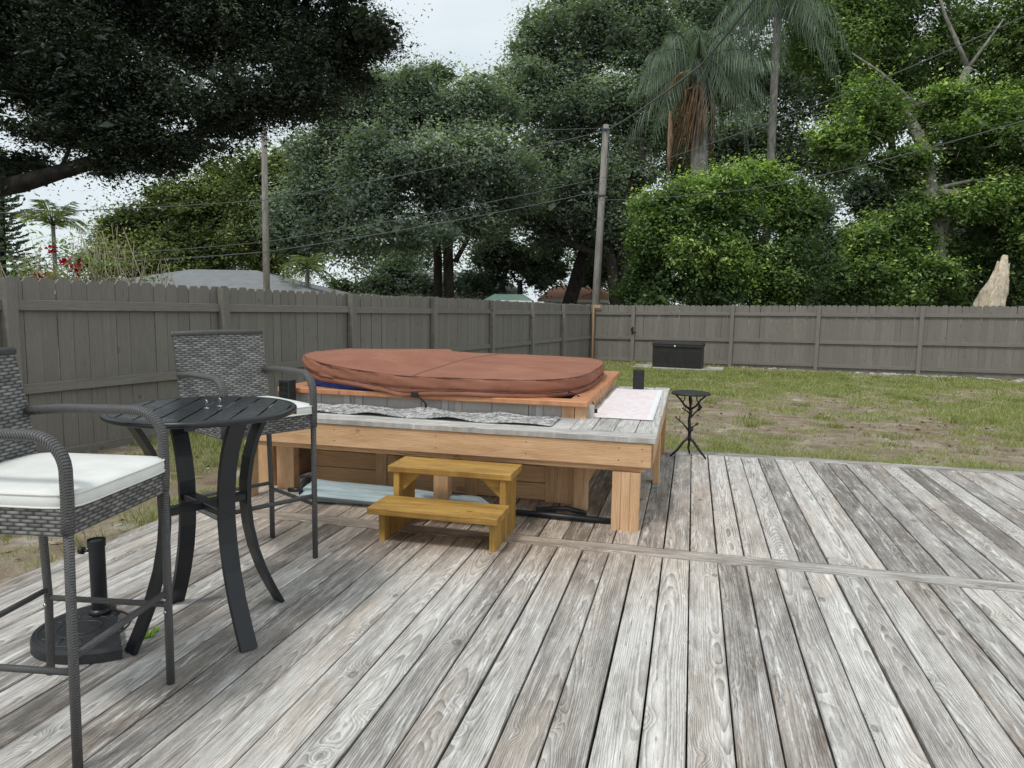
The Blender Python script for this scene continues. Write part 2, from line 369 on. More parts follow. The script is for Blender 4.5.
def gz(x, y):
    x = np.asarray(x, float); y = np.asarray(y, float)
    z = -.10 - .0172*np.clip(y-5, -1, 19)
    z = z + (fbm(x*.8, y*.8, 3)-.5)*.05 + (fbm(x*5, y*5, 9, 2)-.5)*.015
    ins = np.clip((x+3.10)/.15, 0, 1)*np.clip((6.75-y)/.15, 0, 1)
    return z - ins*.12 - np.clip(np.hypot(x, y)-60, 0, 400)*.004
def green(x, y):          # how grassy the lawn is, 0 bare .. 1 thick
    g = fbm(x*.45+3, y*.62, 21, 4)*1.0 + (fbm(x*2.1, y*2.6, 5, 3)-.5)*.75
    g = g + .16*np.exp(-((y-17.0)/3.2)**2) - .20*np.exp(-((x-3.0)/2.6)**2-((y-9.8)/1.1)**2) - .22*np.exp(-((x-.2)/1.6)**2-((y-12.8)/1.2)**2) - .3*np.exp(-((x+3.9)/1.2)**2-((y-2.3)/1.0)**2)
    g = g + .12*np.exp(-((y-7.6)/.7)**2)
    g = g + (fbm(x*6, y*7, 63, 3)-.5)*.45
    return np.clip((g-.30)/.36, 0, 1)

# ------------------------------------------------------------------ ground
def axis(a, b, step, far):
    l = list(np.arange(a, b, step)); e = step; q = a; lo = []
    while q > -far: e *= 1.35; q -= e; lo.append(q)
    e = step; q = l[-1]
    while q < far: e *= 1.35; q += e; l.append(q)
    return np.array(lo[::-1] + l)
gx, gy = axis(-7, 11, .08, 900), axis(.5, 23, .08, 900)
X, Y = np.meshgrid(gx, gy); nx, ny = len(gx), len(gy)
V = np.stack([X.ravel(), Y.ravel(), gz(X, Y).ravel()], 1)
ii = np.arange(nx-1); jj = np.arange(ny-1); I, J = np.meshgrid(ii, jj); b0 = (J*nx+I).ravel()
Fq = np.stack([b0, b0+1, b0+1+nx, b0+nx], 1)
def np_mesh(name, V, Q, mat, attrs=(), smooth=False):
    me = bpy.data.meshes.new(name); n, q = len(V), len(Q)
    me.vertices.add(n); me.vertices.foreach_set('co', np.asarray(V, np.float32).ravel())
    k = Q.shape[1]; me.loops.add(q*k); me.loops.foreach_set('vertex_index', Q.astype(np.int32).ravel())
    me.polygons.add(q); me.polygons.foreach_set('loop_start', np.arange(0, q*k, k, dtype=np.int32))
    me.polygons.foreach_set('loop_total', np.full(q, k, dtype=np.int32))
    me.update(calc_edges=True)
    me.polygons.foreach_set('use_smooth', np.full(q, smooth))
    for an, dom, val in attrs:
        a = me.attributes.new(an, 'FLOAT', dom); a.data.foreach_set('value', np.asarray(val, np.float32))
    me.materials.append(mat)
    o = bpy.data.objects.new(name, me); COL.objects.link(o); return o
def mat_ground():
    t = NT('sandy_lawn_soil'); p = t.pos(); g = t.attr('g')[2]
    n = t.noise(p, 3, 5, .65); n2 = t.noise(p, 45, 4, .7); n3 = t.noise(p, 1.1, 3, .5)
    dirt = t.ramp(n, [(.33, (.22,.165,.12)), (.48, (.34,.27,.20)), (.60, (.44,.37,.29)), (.70, (.60,.56,.50))])
    dirt = t.mix(t.rng(n2, .35, .7, 0, .6), dirt, (.17,.125,.09))
    gr = t.mix(n2, (.17,.17,.08), (.33,.32,.18))
    c = t.mix(t.math('MULTIPLY', t.math('ADD', g, t.rng(n2, .3, .7, -.2, .2)), .9, clamp=True), dirt, gr)
    t.bsdf(c, .95, t.bump(n2, .8, .03), 0, .1); return t.m
go = np_mesh('ground', V, Fq, mat_ground(), [('g', 'POINT', green(V[:,0], V[:,1]))], True)
tag(go, kind='structure')

# grass blades
def blades(x, y, h, w, ln):
    n = len(x); th = rng.uniform(0, 2*np.pi, n); z = gz(x, y)
    dx, dy = np.cos(th)*w/2, np.sin(th)*w/2
    la = rng.uniform(0, 2*np.pi, n); lx, ly = np.cos(la)*h*ln, np.sin(la)*h*ln
    a = np.stack([x-dx, y-dy, z-.004], 1); b = np.stack([x+dx, y+dy, z-.004], 1)
    c = np.stack([x+lx*.45+dx*.6, y+ly*.45+dy*.6, z+h*.6], 1); d = np.stack([x+lx*.45-dx*.6, y+ly*.45-dy*.6, z+h*.6], 1)
    e = np.stack([x+lx, y+ly, z+h], 1)
    V = np.stack([a, b, c, d, e], 1).reshape(-1, 3); k = np.arange(n)*5
    T = np.concatenate([np.stack([k, k+1, k+2], 1), np.stack([k, k+2, k+3], 1), np.stack([k+3, k+2, k+4], 1)])
    return V, T
def scatter(x0, x1, y0, y1, n, p0=.10):
    x = rng.uniform(x0, x1, n); y = rng.uniform(y0, y1, n); g = green(x, y)
    keep = (rng.uniform(0, 1, n) < p0*.35 + g*(1-p0*.35))
    keep &= ~((x > -3.19) & (y < 6.93))
    xf = -2.97 - .1602*(21.77-y)
    keep &= (x > xf+.02) & (y < 21.75-.161*(x+2.97))
    return x[keep], y[keep], g[keep]
Vs, Ts, vv, off = [], [], [], 0
for (x0, x1, y0, y1, n) in ((-3.4, 6.5, 6.9, 10.5, 95000), (-4, 8.5, 10.5, 15, 95000), (-4, 10, 15, 21.8, 110000), (-6, -3.15, .5, 9, 75000)):
    x, y, g = scatter(x0, x1, y0, y1, n)
    dist = np.hypot(x, y); tuft = vnoise(x*3.1, y*3.1, 77)
    h = rng.uniform(.018, .05, len(x))*(.6+.8*g)*(1+1.2*(tuft > .86))
    w = .0045*np.clip(dist/6, 1, 3)
    v, t_ = blades(x, y, h, w, rng.uniform(.3, 1.1, len(x)))
    Vs.append(v); Ts.append(t_+off); off += len(v)
    q = np.clip(.35+.35*fbm(x*1.5, y*1.5, 31)+rng.normal(0, .17, len(x)) + (rng.uniform(0,1,len(x)) < .12+.2*(1-g))*.5, 0, 1)
    vv.append(np.tile(q, 3))
tx, ty, th_ = [], [], []
for k in range(150):
    cx_, cy_ = (rng.uniform(-2.5, 8), rng.uniform(7.1, 20)) if k < 110 else (rng.uniform(-5, -3.3), rng.uniform(1.5, 9))
    if cx_ < -2.97-.1602*(21.77-cy_)+.15: continue
    m_ = rng.integers(40, 110); r_ = rng.uniform(.05, .13)
    tx.append(cx_+rng.normal(0, r_, m_)); ty.append(cy_+rng.normal(0, r_*.8, m_)); th_.append(rng.uniform(.04, .10, m_)*rng.uniform(.6, 1.2))
tx, ty, th_ = map(np.concatenate, (tx, ty, th_)); ok = ~((tx > -3.19) & (ty < 6.95)) & (tx > -2.97-.1602*(21.77-ty)+.03); tx, ty, th_ = tx[ok], ty[ok], th_[ok]
v, t_ = blades(tx, ty, th_, .006*np.clip(np.hypot(tx, ty)/6, 1, 2.5), rng.uniform(.3, 1.0, len(tx))); Vs.append(v); Ts.append(t_+off); off += len(v); vv.append(np.tile(np.clip(rng.normal(.38, .15, len(tx)), 0, 1), 3))
gro = np_mesh('lawn_grass', np.concatenate(Vs), np.concatenate(Ts), M['grass'], [('v', 'FACE', np.concatenate(vv))])
tag(gro, 'short patchy lawn grass growing through bare sandy soil', 'grass', kind='stuff')
# big weeds tufts & leaf litter
def litter():
    n = 9000; x = rng.uniform(-6, 9, n); y = rng.uniform(1, 21.5, n); k = ~((x > -3.2) & (y < 6.95)) & (x > -2.97-.16*(21.77-y)+.03) & (rng.uniform(0,1,n) > green(x, y)*.8); x, y = x[k], y[k]; n = len(x)
    s = rng.uniform(.015, .04, n); th = rng.uniform(0, 6.28, n); z = gz(x, y)+.012
    ax = np.stack([np.cos(th)*s, np.sin(th)*s, rng.uniform(-.3,.3,n)*s], 1); bx = np.stack([-np.sin(th)*s*.45, np.cos(th)*s*.45, rng.uniform(-.3,.5,n)*s], 1)
    c = np.stack([x, y, z], 1); V = np.stack([c-ax, c-bx, c+ax, c+bx], 1).reshape(-1, 3); k = np.arange(n)*4
    o = np_mesh('leaf_litter', V, np.stack([k, k+1, k+2, k+3], 1), mat_leaf('fallen_brown_leaves', (.10,.06,.035), (.33,.24,.15), (.45,.40,.33), .1), [('v', 'FACE', rng.uniform(0,1,n))])
    tag(o, 'fallen brown leaves littering the bare patches of lawn', 'leaf litter', kind='stuff')
litter()

# ------------------------------------------------------------------ deck
BW, PT = .1405, .147
dk = MB()
x = .042 - PT/2 - 21*PT
while x < 7.2:
    if x > -3.17:
        jit = random.uniform(-.0012, .0012)
        dk.board((x+jit, (3.925-2.2)/2, -.019+random.uniform(-.002,.002)), 3.925+2.2, BW+random.uniform(-.004,.002), .038, 'y', .004, nseg=10, warp=.0012)
        dk.board((x+jit+random.uniform(-.002,.002), (4.083+6.80)/2, -.019+random.uniform(-.002,.002)), 6.80-4.083, BW+random.uniform(-.004,.002), .038, 'y', .004, nseg=6, warp=.0012)
    x += PT
dk.board((-.55, 4.004, -.018), 5.20, .138, .038, 'x', .004, nseg=8, warp=.001)
dk.board((4.65, 4.004, -.0185), 5.19, .138, .038, 'x', .004, nseg=8, warp=.001)
dk.board((0.45, 6.875, -.018), 7.24, .138, .038, 'x', .004, nseg=8, warp=.001)
dk.board((5.65, 6.875, -.018), 3.14, .138, .038, 'x', .004, nseg=8, warp=.001)
dk.build('deck', M['deck'], kind='structure')
jo = MB()
for y in np.arange(-1.9, 6.9, .41): jo.board((2.0, y, -.10), 10.3, .04, .12, 'x')
for x in (-3.15, 7.15): jo.board((x, 2.4, -.115), 8.9, .035, .15, 'y')
jo.board((2, 6.925, -.115), 10.3, .035, .15, 'x')
jo.build('deck_framing', M['joist'], kind='structure')

# ------------------------------------------------------------------ fences
FA = R(9.1); FU = Vector((math.sin(FA), math.cos(FA), 0)); FV = Vector((math.cos(FA), -math.sin(FA), 0)); FC = Vector((-2.97, 21.77, 0))
def fence(name, label, origin, d, side, posts, ztop, zbot, skew=0):
    """d: direction of the run, side: unit vector to the yard; posts: distances along d"""
    ang = math.atan2(d.y, d.x); rot = Matrix.Rotation(ang, 3, 'Z'); root = thing(name, label, 'fence', origin)
    def P(s, o, z): return d*s + side*o + Vector((0, 0, z))
    for i, s in enumerate(posts):
        b = MB(); zt, zb = ztop(s)-.01, zbot(s)-.25
        lean = Matrix.Rotation(random.uniform(-.008, .008), 3, side)
        b.board(P(s, .045, (zt+zb)/2), zt-zb, .10, .09, 'z', .004, rot=lean @ rot); b.build('post', M['fence'], root)
    for s0, s1 in zip(posts[:-1], posts[1:]):
        pk = MB(); n = max(1, round((s1-s0)/.147)); w = (s1-s0)/n
        for k in range(n):
            s = s0+(k+.5)*w; zt = ztop(s)+random.uniform(-.012,.012); zb = zbot(s)+random.uniform(-.01,.01); ww = w-random.choice((.002,.003,.005,.008)); hw = ww/2; c = .035
            prof = [(-hw, zb), (hw, zb), (hw, zt-c), (hw-c*.8, zt), (-hw+c*.8, zt), (-hw, zt-c)]
            o = random.uniform(-.004,.004); tl = random.uniform(-.004,.004)
            vs = [P(s+q[0]+tl*(q[1]-zb), -.010+o, q[1]) for q in prof] + [P(s+q[0]+tl*(q[1]-zb), -.028+o, q[1]) for q in prof]
            a0 = random.random()*20; gs = [(q[1]+a0, q[0], .0) for q in prof] + [(q[1]+a0, q[0], -.02) for q in prof]
            fs = [tuple(range(6))[::-1], tuple(range(6, 12))] + [(i, (i+1) % 6, 6+(i+1) % 6, 6+i) for i in range(6)]
            pk.add(vs, fs, gs)
        pk.build('picket_panel', M['fence'], root)
        L = (s1-s0)-.10; sm = (s0+s1)/2; slope = math.atan2(ztop(s1)-ztop(s0), s1-s0); rr = rot @ Matrix.Rotation(-slope, 3, 'Y')
        for dz in (.20, .92, 1.56):
            b = MB(); b.board(P(sm, .014, ztop(sm)-dz-.045+random.uniform(-.01,.01)), L, .09, .042, 'xz', .003, rot=rr); b.build('rail', M['fence'], root)
    return root
lp = [0, 2.70, 4.95, 7.25, 9.74, 12.19, 14.66, 17.06, 19.5, 21.9]
fl = fence('wooden_fence', 'grey brown picket fence running away along the left side of the deck', FC, -FU, FV, lp, lambda s: 1.28+.0146*s, lambda s: -.37+.0158*s)
fr = fence('wooden_fence', 'grey brown picket fence across the back of the lawn behind the storage box', FC, FV, -FU, [.06, 1.30, 4.10, 6.32, 8.74, 11.2, 13.6, 16.0, 18.4, 20.8], lambda s: 1.28+.0145*s, lambda s: -.40)
lb = MB(); lb.board((1.30, -.5, 0), .1, .1, .1)
hb = MB()
p = FV*1.30 - FU*.105
hb.box((p.x, p.y, .55), (.05, .02, .22)); hb.box((p.x+.06, p.y, .50), (.12, .02, .03)); hb.box((p.x-.03, p.y-.01, .58), (.03, .03, .10))
hb.build('latch', M['black'], fr)
rw = MB(); p = FC + FV*.0 - FU*.12 + FV*.10
rw.board((p.x, p.y, .42), 1.62, .05, .03, 'z', .002)
rw.board((p.x+.10, p.y+.01, 1.24), .22, .09, .03, 'xz', .002, rot=Matrix.Rotation(-.15, 3, 'Z'))
tag(rw.build('timber_strip', M['rawpine']), 'raw orange pine strip standing in the far corner of the fences', 'timber')

# ------------------------------------------------------------------ hot tub, bench
BX0, BX1, BY0, BY1, BZ = -2.97, -.18, 4.32, 6.93, .59
bench = thing('wrap_around_bench', 'low wooden bench built around the hot tub with weathered grey top', 'bench', (-1.5, 4.6, 0))
def rel(o, root): o.location = -root.location; return o
w4 = .1435
for k in range(4):
    b = MB(); yy = BY0 + w4*(k+.5)
    x1 = BX1 if k == 0 else -.725+.0*k
    if k == 0: b.board(((BX0+x1)/2, yy, BZ-.019), x1-BX0, .139, .038, 'x', .004, nseg=6, warp=.0015)
    else: b.board(((BX0+x1)/2, yy, BZ-.0195+random.uniform(-.001,.001)), x1-BX0-.006, .139, .038, 'x', .004, nseg=6, warp=.0015)
    rel(b.build('seat_board', M['benchtop'], bench), bench)
for k in range(4):
    b = MB(); xx = BX1 - .137*(k+.5); b.board((xx, (BY0+w4+BY1)/2, BZ-.019+random.uniform(-.001,.001)), BY1-BY0-w4-.006, .1325, .038, 'y', .004, nseg=6, warp=.0015)
    rel(b.build('seat_board', M['benchtop'], bench), bench)
b = MB()
b.board(((BX0+BX1)/2-.012, BY0+.032, .476), BX1-BX0-.03, .150, .038, 'xz', .004, nseg=4); rel(b.build('fascia', M['cedar'], bench), bench)
b = MB(); b.board((BX1-.036, (BY0+BY1)/2+.03, .476), BY1-BY0-.08, .150, .038, 'yz', .004); rel(b.build('fascia', M['cedar'], bench), bench)
b = MB(); b.board(((BX0+BX1)/2-.02, BY0+.075, .40), BX1-BX0-.09, .075, .038, 'xz', .003); rel(b.build('support_beam', M['cedar'], bench), bench)
b = MB(); b.board((BX1-.10, (BY0+BY1)/2+.12, .40), BY1-BY0-.35, .075, .038, 'yz', .003); rel(b.build('support_beam', M['cedar_dark'], bench), bench)
def leg(xc, yc, wx, wy, zt, mt='cedar', n=1):
    b = MB()
    for k in range(n):
        ww = wx/n; b.board((xc-wx/2+ww*(k+.5), yc+(k % 2)*.002, zt/2), zt, ww-.001, wy, 'z', .003)
    rel(b.build('leg', M[mt], bench), bench)
leg(-.352, 4.385, .165, .12, .362, 'cedar', 3)
leg(-1.56, 4.42, .10, .09, .362); leg(-2.955, 4.36, .045, .09, .400); leg(-3.02, 4.66, .12, .06, .55, 'cedar_dark')
leg(-.225, 5.62, .05, .09, .362, 'cedar_dark'); leg(-.225, 6.80, .05, .09, .362, 'cedar_dark'); leg(-.68, 4.72, .09, .09, .55, 'cedar'); leg(-2.84, 4.64, .14, .08, .55, 'cedar')

tub = thing('hot_tub', 'square hot tub in grey cladding with redwood rim sunk behind the bench', 'hot tub', (-1.86, 6.0, 0))
TX0, TX1, TY0, TY1, TZ = -3.05, -.675, 4.86, 7.16, .710
def trel(b, name, mt): return rel(b.build(name, M[mt], tub), tub)
b = MB(); b.board(((TX0+TX1)/2, TY0+.07, TZ-.019), TX1-TX0, .14, .038, 'x', .005, nseg=4); trel(b, 'rim_board', 'rim')
b = MB(); b.board(((TX0+TX1)/2, TY1-.07, TZ-.019), TX1-TX0, .14, .038, 'x', .005, nseg=4); trel(b, 'rim_board', 'rim')
for x in (TX0+.07, TX1-.07):
    b = MB(); b.board((x, (TY0+TY1)/2, TZ-.020), TY1-TY0-.286, .14, .038, 'y', .005, nseg=4); trel(b, 'rim_board', 'rim')
b = MB()   # grey cladding between rim and bench
x = TX0+.06
while x < TX1-.05:
    w = .27; b.board((x+w/2, TY0+.075, .632), .10, min(w, TX1-.03-x)-.004, .02, 'z', .002); x += w
for x in (-2.5, -2.4, -1.72, -1.62, -1.02): b.board((x, TY0+.058, .632), .10, .05, .014, 'z', .002)
y = TY0+.10
while y < TY1-.1: b.board((TX0+.055, y+.06, .63), .100, .115, .02, 'zy', .002); y += .118
trel(b, 'cladding', 'tubslat')
b = MB(); y = TY0+.12
while y < TY1-.15: b.board((TX1-.04, y+.06, .63), .100, .125, .025, 'zy', .003); y += .16
b.board((TX1-.06, (TY0+TY1)/2, .63), TY1-TY0-.1, .10, .012, 'yz', .001); trel(b, 'side_cladding', 'cedar')
b = MB(); b.board((TX1-.05, TY0+.075, .30), .745, .08, .06, 'z', .003); b.board((TX1-.14, TY0+.062, .632), .10, .09, .02, 'z', .003); trel(b, 'corner_board', 'cedar')
b = MB()   # lower skirt boards
for k in range(4):
    for (x0, x1) in ((-2.72, -2.22), (-2.14, -1.52), (-1.45, -.93)):
        b.board(((x0+x1)/2, TY0-.02, .065+.125*k), x1-x0, .12, .02, 'xz', .003)
for x in (-2.18, -1.485): b.board((x, TY0-.03, .25), .50, .085, .03, 'z', .003)
for x in (-.905, -.82, -.735): b.board((x, TY0-.03-.003*(x > -.8), .25), .50, .085, .03, 'z', .003)
for k in range(4): b.board((TX1-.06, (TY0+TY1)/2, .065+.125*k), TY1-TY0-.1, .12, .02, 'yz', .003); b.board((TX0+.07, (TY0+TY1)/2, .065+.125*k), TY1-TY0-.1, .12, .02, 'yz', .003); b.board(((TX0+TX1)/2, TY1-.06, .065+.125*k), TX1-TX0-.2, .12, .02, 'xz', .003)
trel(b, 'skirt', 'cedar_dark')
def sell(a, b_, n, N=96, cx=0, cy=0, nl=None):
    r = []
    for k in range(N):
        t_ = 2*math.pi*k/N; c, s = math.cos(t_), math.sin(t_); e = n if (c > 0 or nl is None) else nl
        rr = (abs(c)**e + abs(s)**e)**(-1/e); r.append((cx+a*rr*c, cy+b_*rr*s))
    return r
CXc, CYc = -1.925, 6.02
b = MB(); b.poly(sell(1.13, 1.13, 3.8, cx=CXc, cy=CYc), .69, .765, .02, smooth=True); o = trel(b, 'shell', 'blue')
# cover: quilted lid with skirt and welt
cov = thing('hot_tub_cover', 'brick red vinyl hot tub cover with centre fold and buckled straps', 'tub cover', (CXc, CYc, .75))
def cover_mesh():
    N = 160; prof = [(.004,-.042),( .010,-.041),(.013,-.025),(.010,-.004),(.001,.001),(.010,.006),(.015,.025),(.015,.055),(.014,.076),(.013,.083),(.010,.0875),(.002,.090),(-.06,.0925),(-.2,.097),(-.5,.106),(-.8,.115),(-1.05,.120)]
    base = []
    for k in range(N):
        t_ = 2*math.pi*k/N; c, s = math.cos(t_), math.sin(t_)
        e = 4.0
        if c < 0: e = 3.5
        rr = (abs(c)**e+abs(s)**e)**(-1/e); base.append(((1.16 if c > 0 else 1.19)*rr*c, 1.17*rr*s))
    for _ in range(3): base = [((base[k-1][0]+2*base[k][0]+base[(k+1) % N][0])/4, (base[k-1][1]+2*base[k][1]+base[(k+1) % N][1])/4) for k in range(N)]
    vs, gs, fs = [], [], []
    for j, (o, z) in enumerate(prof):
        for k, (x, y) in enumerate(base):
            r = math.hypot(x, y); q = max(.0, (r+o)/r); X_, Y_ = x*q, y*q
            left = max(0, min(1, (-x-.02)/.95)); front = 1.0 if y < 0 else max(0, 1-y*1.2)
            lift = .086*left**1.45*(.35+.65*front)
            wr = (.0045*math.sin(k*.35+j*.7)+.005*math.sin(k*.91+j*1.9)+.003*math.sin(k*2.7+j))*(.75+1.3*left)
            edge = 1 if j < 12 else max(0, 1-(j-11)/3)
            sag = 0
            if j <= 3: sag = -.022*math.exp(-((x+.1)/.16)**2)*(y < 0) + .010*math.sin(k*.35)*(.3+left)
            crease = 0
            lump = .016*math.exp(-((x+1.02)/.12)**2-((y+.45)/.3)**2)*(j >= 7)
            vs.append((X_+wr*.9*edge*(x/r), Y_+wr*.9*edge*(y/r), z+lift+sag+crease+lump+wr*.4*edge)); gs.append((X_, Y_, z))
    for j in range(len(prof)-1):
        for k in range(N): k2 = (k+1) % N; fs.append((j*N+k, j*N+k2, (j+1)*N+k2, (j+1)*N+k))
    vs.append((0, 0, .121)); gs.append((0,0,0)); L = (len(prof)-1)*N
    for k in range(N): fs.append((L+k, L+(k+1) % N, len(vs)-1))
    fs.append(tuple(range(N))[::-1])
    b = MB(); b.add(vs, fs, gs, smooth=True); b.build('lid', M['cover'], cov)
    for j in (10, 3):
        b = MB(); b.tube([vs[j*N+k] for k in range(N)], .0045, 6, closed=True); b.build('piping', M['seam'], cov)
cover_mesh()
b = MB(); po = [q[0] for q in [(.002,.090),(-.06,.0925),(-.2,.097),(-.5,.106),(-.8,.115),(-1.17,.121)]][::-1]; pz_ = [.121,.115,.106,.097,.0925,.090]
vs = []
for y in np.linspace(-1.15, 1.15, 41):
    z = float(np.interp(abs(y)-1.17, po, pz_)); vs += [(-.006+.02*y, y, z+.001), (-.001+.02*y, y, z+.0045), (.004+.02*y, y, z+.001)]
b.add(vs, [(i*3+k, i*3+k+1, i*3+k+4, i*3+k+3) for i in range(40) for k in range(2)], vs, smooth=True); b.build('fold_seam', M['seam'], cov)
b = MB()
b.board((-.02, -1.165, .035), .11, .05, .006, 'z', .001); b.board((-.02, -1.172, .04), .085, .025, .006, 'z', .001, mi=1); b.build('handle_loop', [M['cover'], M['strap']], cov)
b = MB(); b.tube([(-.02,-1.17,-.02),(.0,-1.185,-.05),(.05,-1.19,-.07),(.09,-1.20,-.10),(.10,-1.215,-.15),(.13,-1.23,-.19),(.17,-1.25,-.2)], .011, 6, ry=.003); b.box((.0,-1.185,-.045), (.05,.02,.035)); b.build('strap', M['strap'], cov)
b = MB(); b.tube([(1.06,-.86,-.01),(1.12,-.88,-.02),(1.17,-.88,-.05),(1.24,-.90,-.055),(1.262,-.905,-.09),(1.27,-.91,-.13)], .010, 6, ry=.003); b.box((1.275,-.915,-.145), (.03,.02,.05)); b.build('strap', M['strap'], cov)

# mats on the bench
def mat_rug(name, base, marks, sc, lo, hi, border=None):
    t = NT(name); g = t.attr('gc')[1]
    n = t.noise(g, sc, 5, .7, 1.2); n2 = t.noise(g, sc*3.1, 3, .6, .5); w = t.noise(g, 400, 2, .5)
    k = t.rng(t.math('ADD', t.math('MULTIPLY', n, .6), t.math('MULTIPLY', n2, .4)), lo, hi, 0, 1)
    c = t.mix(k, base, marks)
    if border: 
        s = t.xyz(g); dx = t.math('SUBTRACT', border[0], t.math('ABSOLUTE', s[0])); dy = t.math('SUBTRACT', border[1], t.math('ABSOLUTE', s[1]))
        e = t.rng(t.math('MINIMUM', dx, dy), .035, .05, 1, 0); c = t.mix(e, c, base)
    t.bsdf(c, .9, t.bump(w, .4, .004), 0, .1); return t.m
def sheet(name, c, L, W, mat, label, cat, amp=.006, rz=0, th=.007):
    nx_, ny_ = 60, 16; vs, gs, fs = [], [], []
    for s_ in (1, 0):
        for j in range(ny_+1):
            for i in range(nx_+1):
                x = -L/2+L*i/nx_; y = -W/2+W*j/ny_; e = min(1, min(L/2-abs(x), W/2-abs(y))*14+.05)
                z = (abs(math.sin(x*5.1+1+.9*math.sin(y*7)))**6*amp*(.6+.4*math.sin(x*2+2)) + amp*.4*(1+math.sin(x*13+y*9)))*(.4+.6*(1-e)) + s_*th + .0015
                vs.append((x, y, z)); gs.append((x, y, 0))
    o_ = (nx_+1)*(ny_+1)
    for j in range(ny_):
        for i in range(nx_):
            a = j*(nx_+1)+i; fs.append((a, a+1, a+nx_+2, a+nx_+1)); fs.append((o_+a, o_+a+nx_+1, o_+a+nx_+2, o_+a+1))
    rim = [j for j in range(nx_+1)] + [(k+1)*(nx_+1)+nx_ for k in range(ny_)] + [ny_*(nx_+1)+nx_-1-k for k in range(nx_)] + [(ny_-1-k)*(nx_+1) for k in range(ny_-1)]
    for a, b_ in zip(rim, rim[1:]+rim[:1]): fs.append((a+o_, b_+o_, b_, a))
    b = MB(); b.add(vs, fs, gs, smooth=True); o = b.build(name, mat); o.location = c; o.rotation_euler.z = rz; return tag(o, label, cat)
m1 = mat_rug('grey_mottled_runner', (.66,.65,.62), (.11,.11,.115), 16, .42, .58)
sheet('runner_mat', (-1.80, 4.665, BZ), 1.90, .33, m1, 'long grey and white mottled runner mat along the front of the bench', 'mat', .016, R(-.6))
m2 = mat_rug('faded_pink_rug', (.82,.80,.80), (.74,.50,.51), 9, .40, .75, (.9, .22))
sheet('bath_mat', (-.452, 5.80, BZ), 1.72, .44, m2, 'faded pink and white mat on the right side of the bench', 'mat', .005, R(90))
m3 = mat_rug('grey_striped_mat', (.5,.48,.46), (.08,.08,.08), 40, .45, .55)
# little textured boxes
def speaker(x, y, label, rz=0):
    r = thing('outdoor_speaker', label, 'speaker', (x, y, BZ+.001), rz, 'dark boxes on the bench')
    b = MB(); b.board((0, 0, .0925), .185, .098, .085, 'z', .006); b.build('body', M['blackplastic'], r)
    b = MB()
    for i in range(2):
        for k in range(4): b.board((-.022+.044*i, -.0445, .03+.042*k), .030, .034, .004, 'z', .0015)
    b.build('front_grille', M['black'], r)
speaker(-.46, 6.70, 'black upright box with square pattern on the bench by the pink mat', R(8))
speaker(-2.93, 4.80, 'dark upright box on the left end of the bench behind the bar chair', R(-10))

# ------------------------------------------------------------------ steps
st = thing('step_stool', 'two tread yellow stained wooden step in front of the hot tub bench', 'steps', (-1.38, 4.0, 0))
SX0, SX1 = -1.715, -1.010
def sb(name, args): 
    b = MB(); b.board(*args); return rel(b.build(name, M['step'], st), st)
sb('tread', (((SX0+SX1)/2, 3.80, .197), SX1-SX0+.06, .285, .038, 'x', .004))
sb('tread', (((SX0+SX1)/2, 4.09, .375), SX1-SX0+.06, .285, .038, 'x', .004))
for x in (SX0+.02, SX1-.02):
    sb('side_panel', ((x, 3.815, .0885), .177, .14, .038, 'zy', .004))
    sb('side_panel', ((x, 4.09, .177), .354, .26, .038, 'zy', .004))
    sb('side_panel', ((x, 3.923, .0885), .177, .07, .037, 'zy', .003))
for s_, x in ((1, SX0+.04), (-1, SX1-.04)):
    b = MB(); vs = [(x, 4.0, .352), (x+s_*.13, 4.0, .352), (x, 4.0, .23), (x, 4.03, .352), (x+s_*.13, 4.03, .352), (x, 4.03, .23)]
    b.add(vs, [(0,1,2),(3,5,4),(0,3,4,1),(1,4,5,2),(2,5,3,0)] if s_ > 0 else [(0,2,1),(3,4,5),(0,1,4,3),(1,2,5,4),(2,0,3,5)], [(v[0], v[2], 0) for v in vs]); rel(b.build('brace', M['step'], st), st)

def screws(pts, ax, root):
    first = None
    for p in pts:
        if first is None:
            b = MB(); a_ = Vector(ax); b.tube([-a_*.002, a_*.0008], .0042, 8); first = o = b.build('screw', M['wire'], root)
        else: o = first.copy(); COL.objects.link(o); o.parent = root
        o.location = Vector(p)-root.location
screws([(x, y, z) for x in (SX0+.02, SX1-.02) for y, z in ((3.70, .216), (3.84, .216), (4.00, .394), (4.16, .394))], (0, 0, 1), st)
screws([(x, BY0+.013, z) for x in (-2.86, -2.30, -1.58, -.98, -.40, -.26) for z in (.44, .515)], (0, -1, 0), bench)
# ------------------------------------------------------------------ folded umbrella under the bench
ub = thing('folded_umbrella', 'folded patio umbrella with pale blue grey canopy lying under the bench', 'umbrella', (-2.0, 4.43, 0), R(1.5))
def mat_canvas():
    t = NT('pale_blue_grey_canvas'); p = t.pos(); n = t.noise(p, 10, 3, .5); n2 = t.noise(p, 600, 2, .5)
    gg = t.xyz(t.attr('gc')[1]); fold_shade = t.math('SINE', t.math('ADD', t.math('MULTIPLY', gg[1], 17.0), t.math('MULTIPLY', n, 6.0)))
    t.bsdf(t.mix(t.rng(fold_shade, .2, .95, 0, .3), t.mix(n, (.30,.37,.39), (.46,.53,.54)), (.16,.21,.23)), .85, t.bump(t.math('ADD', n, t.math('MULTIPLY', n2, .1)), .4, .01), 0, .2); return t.m  # shade in the folds painted as dark stripes along the canvas
M['canvas'] = mat_canvas()
b = MB(); vs, gs, fs = [], [], []; NX, NK = 60, 48
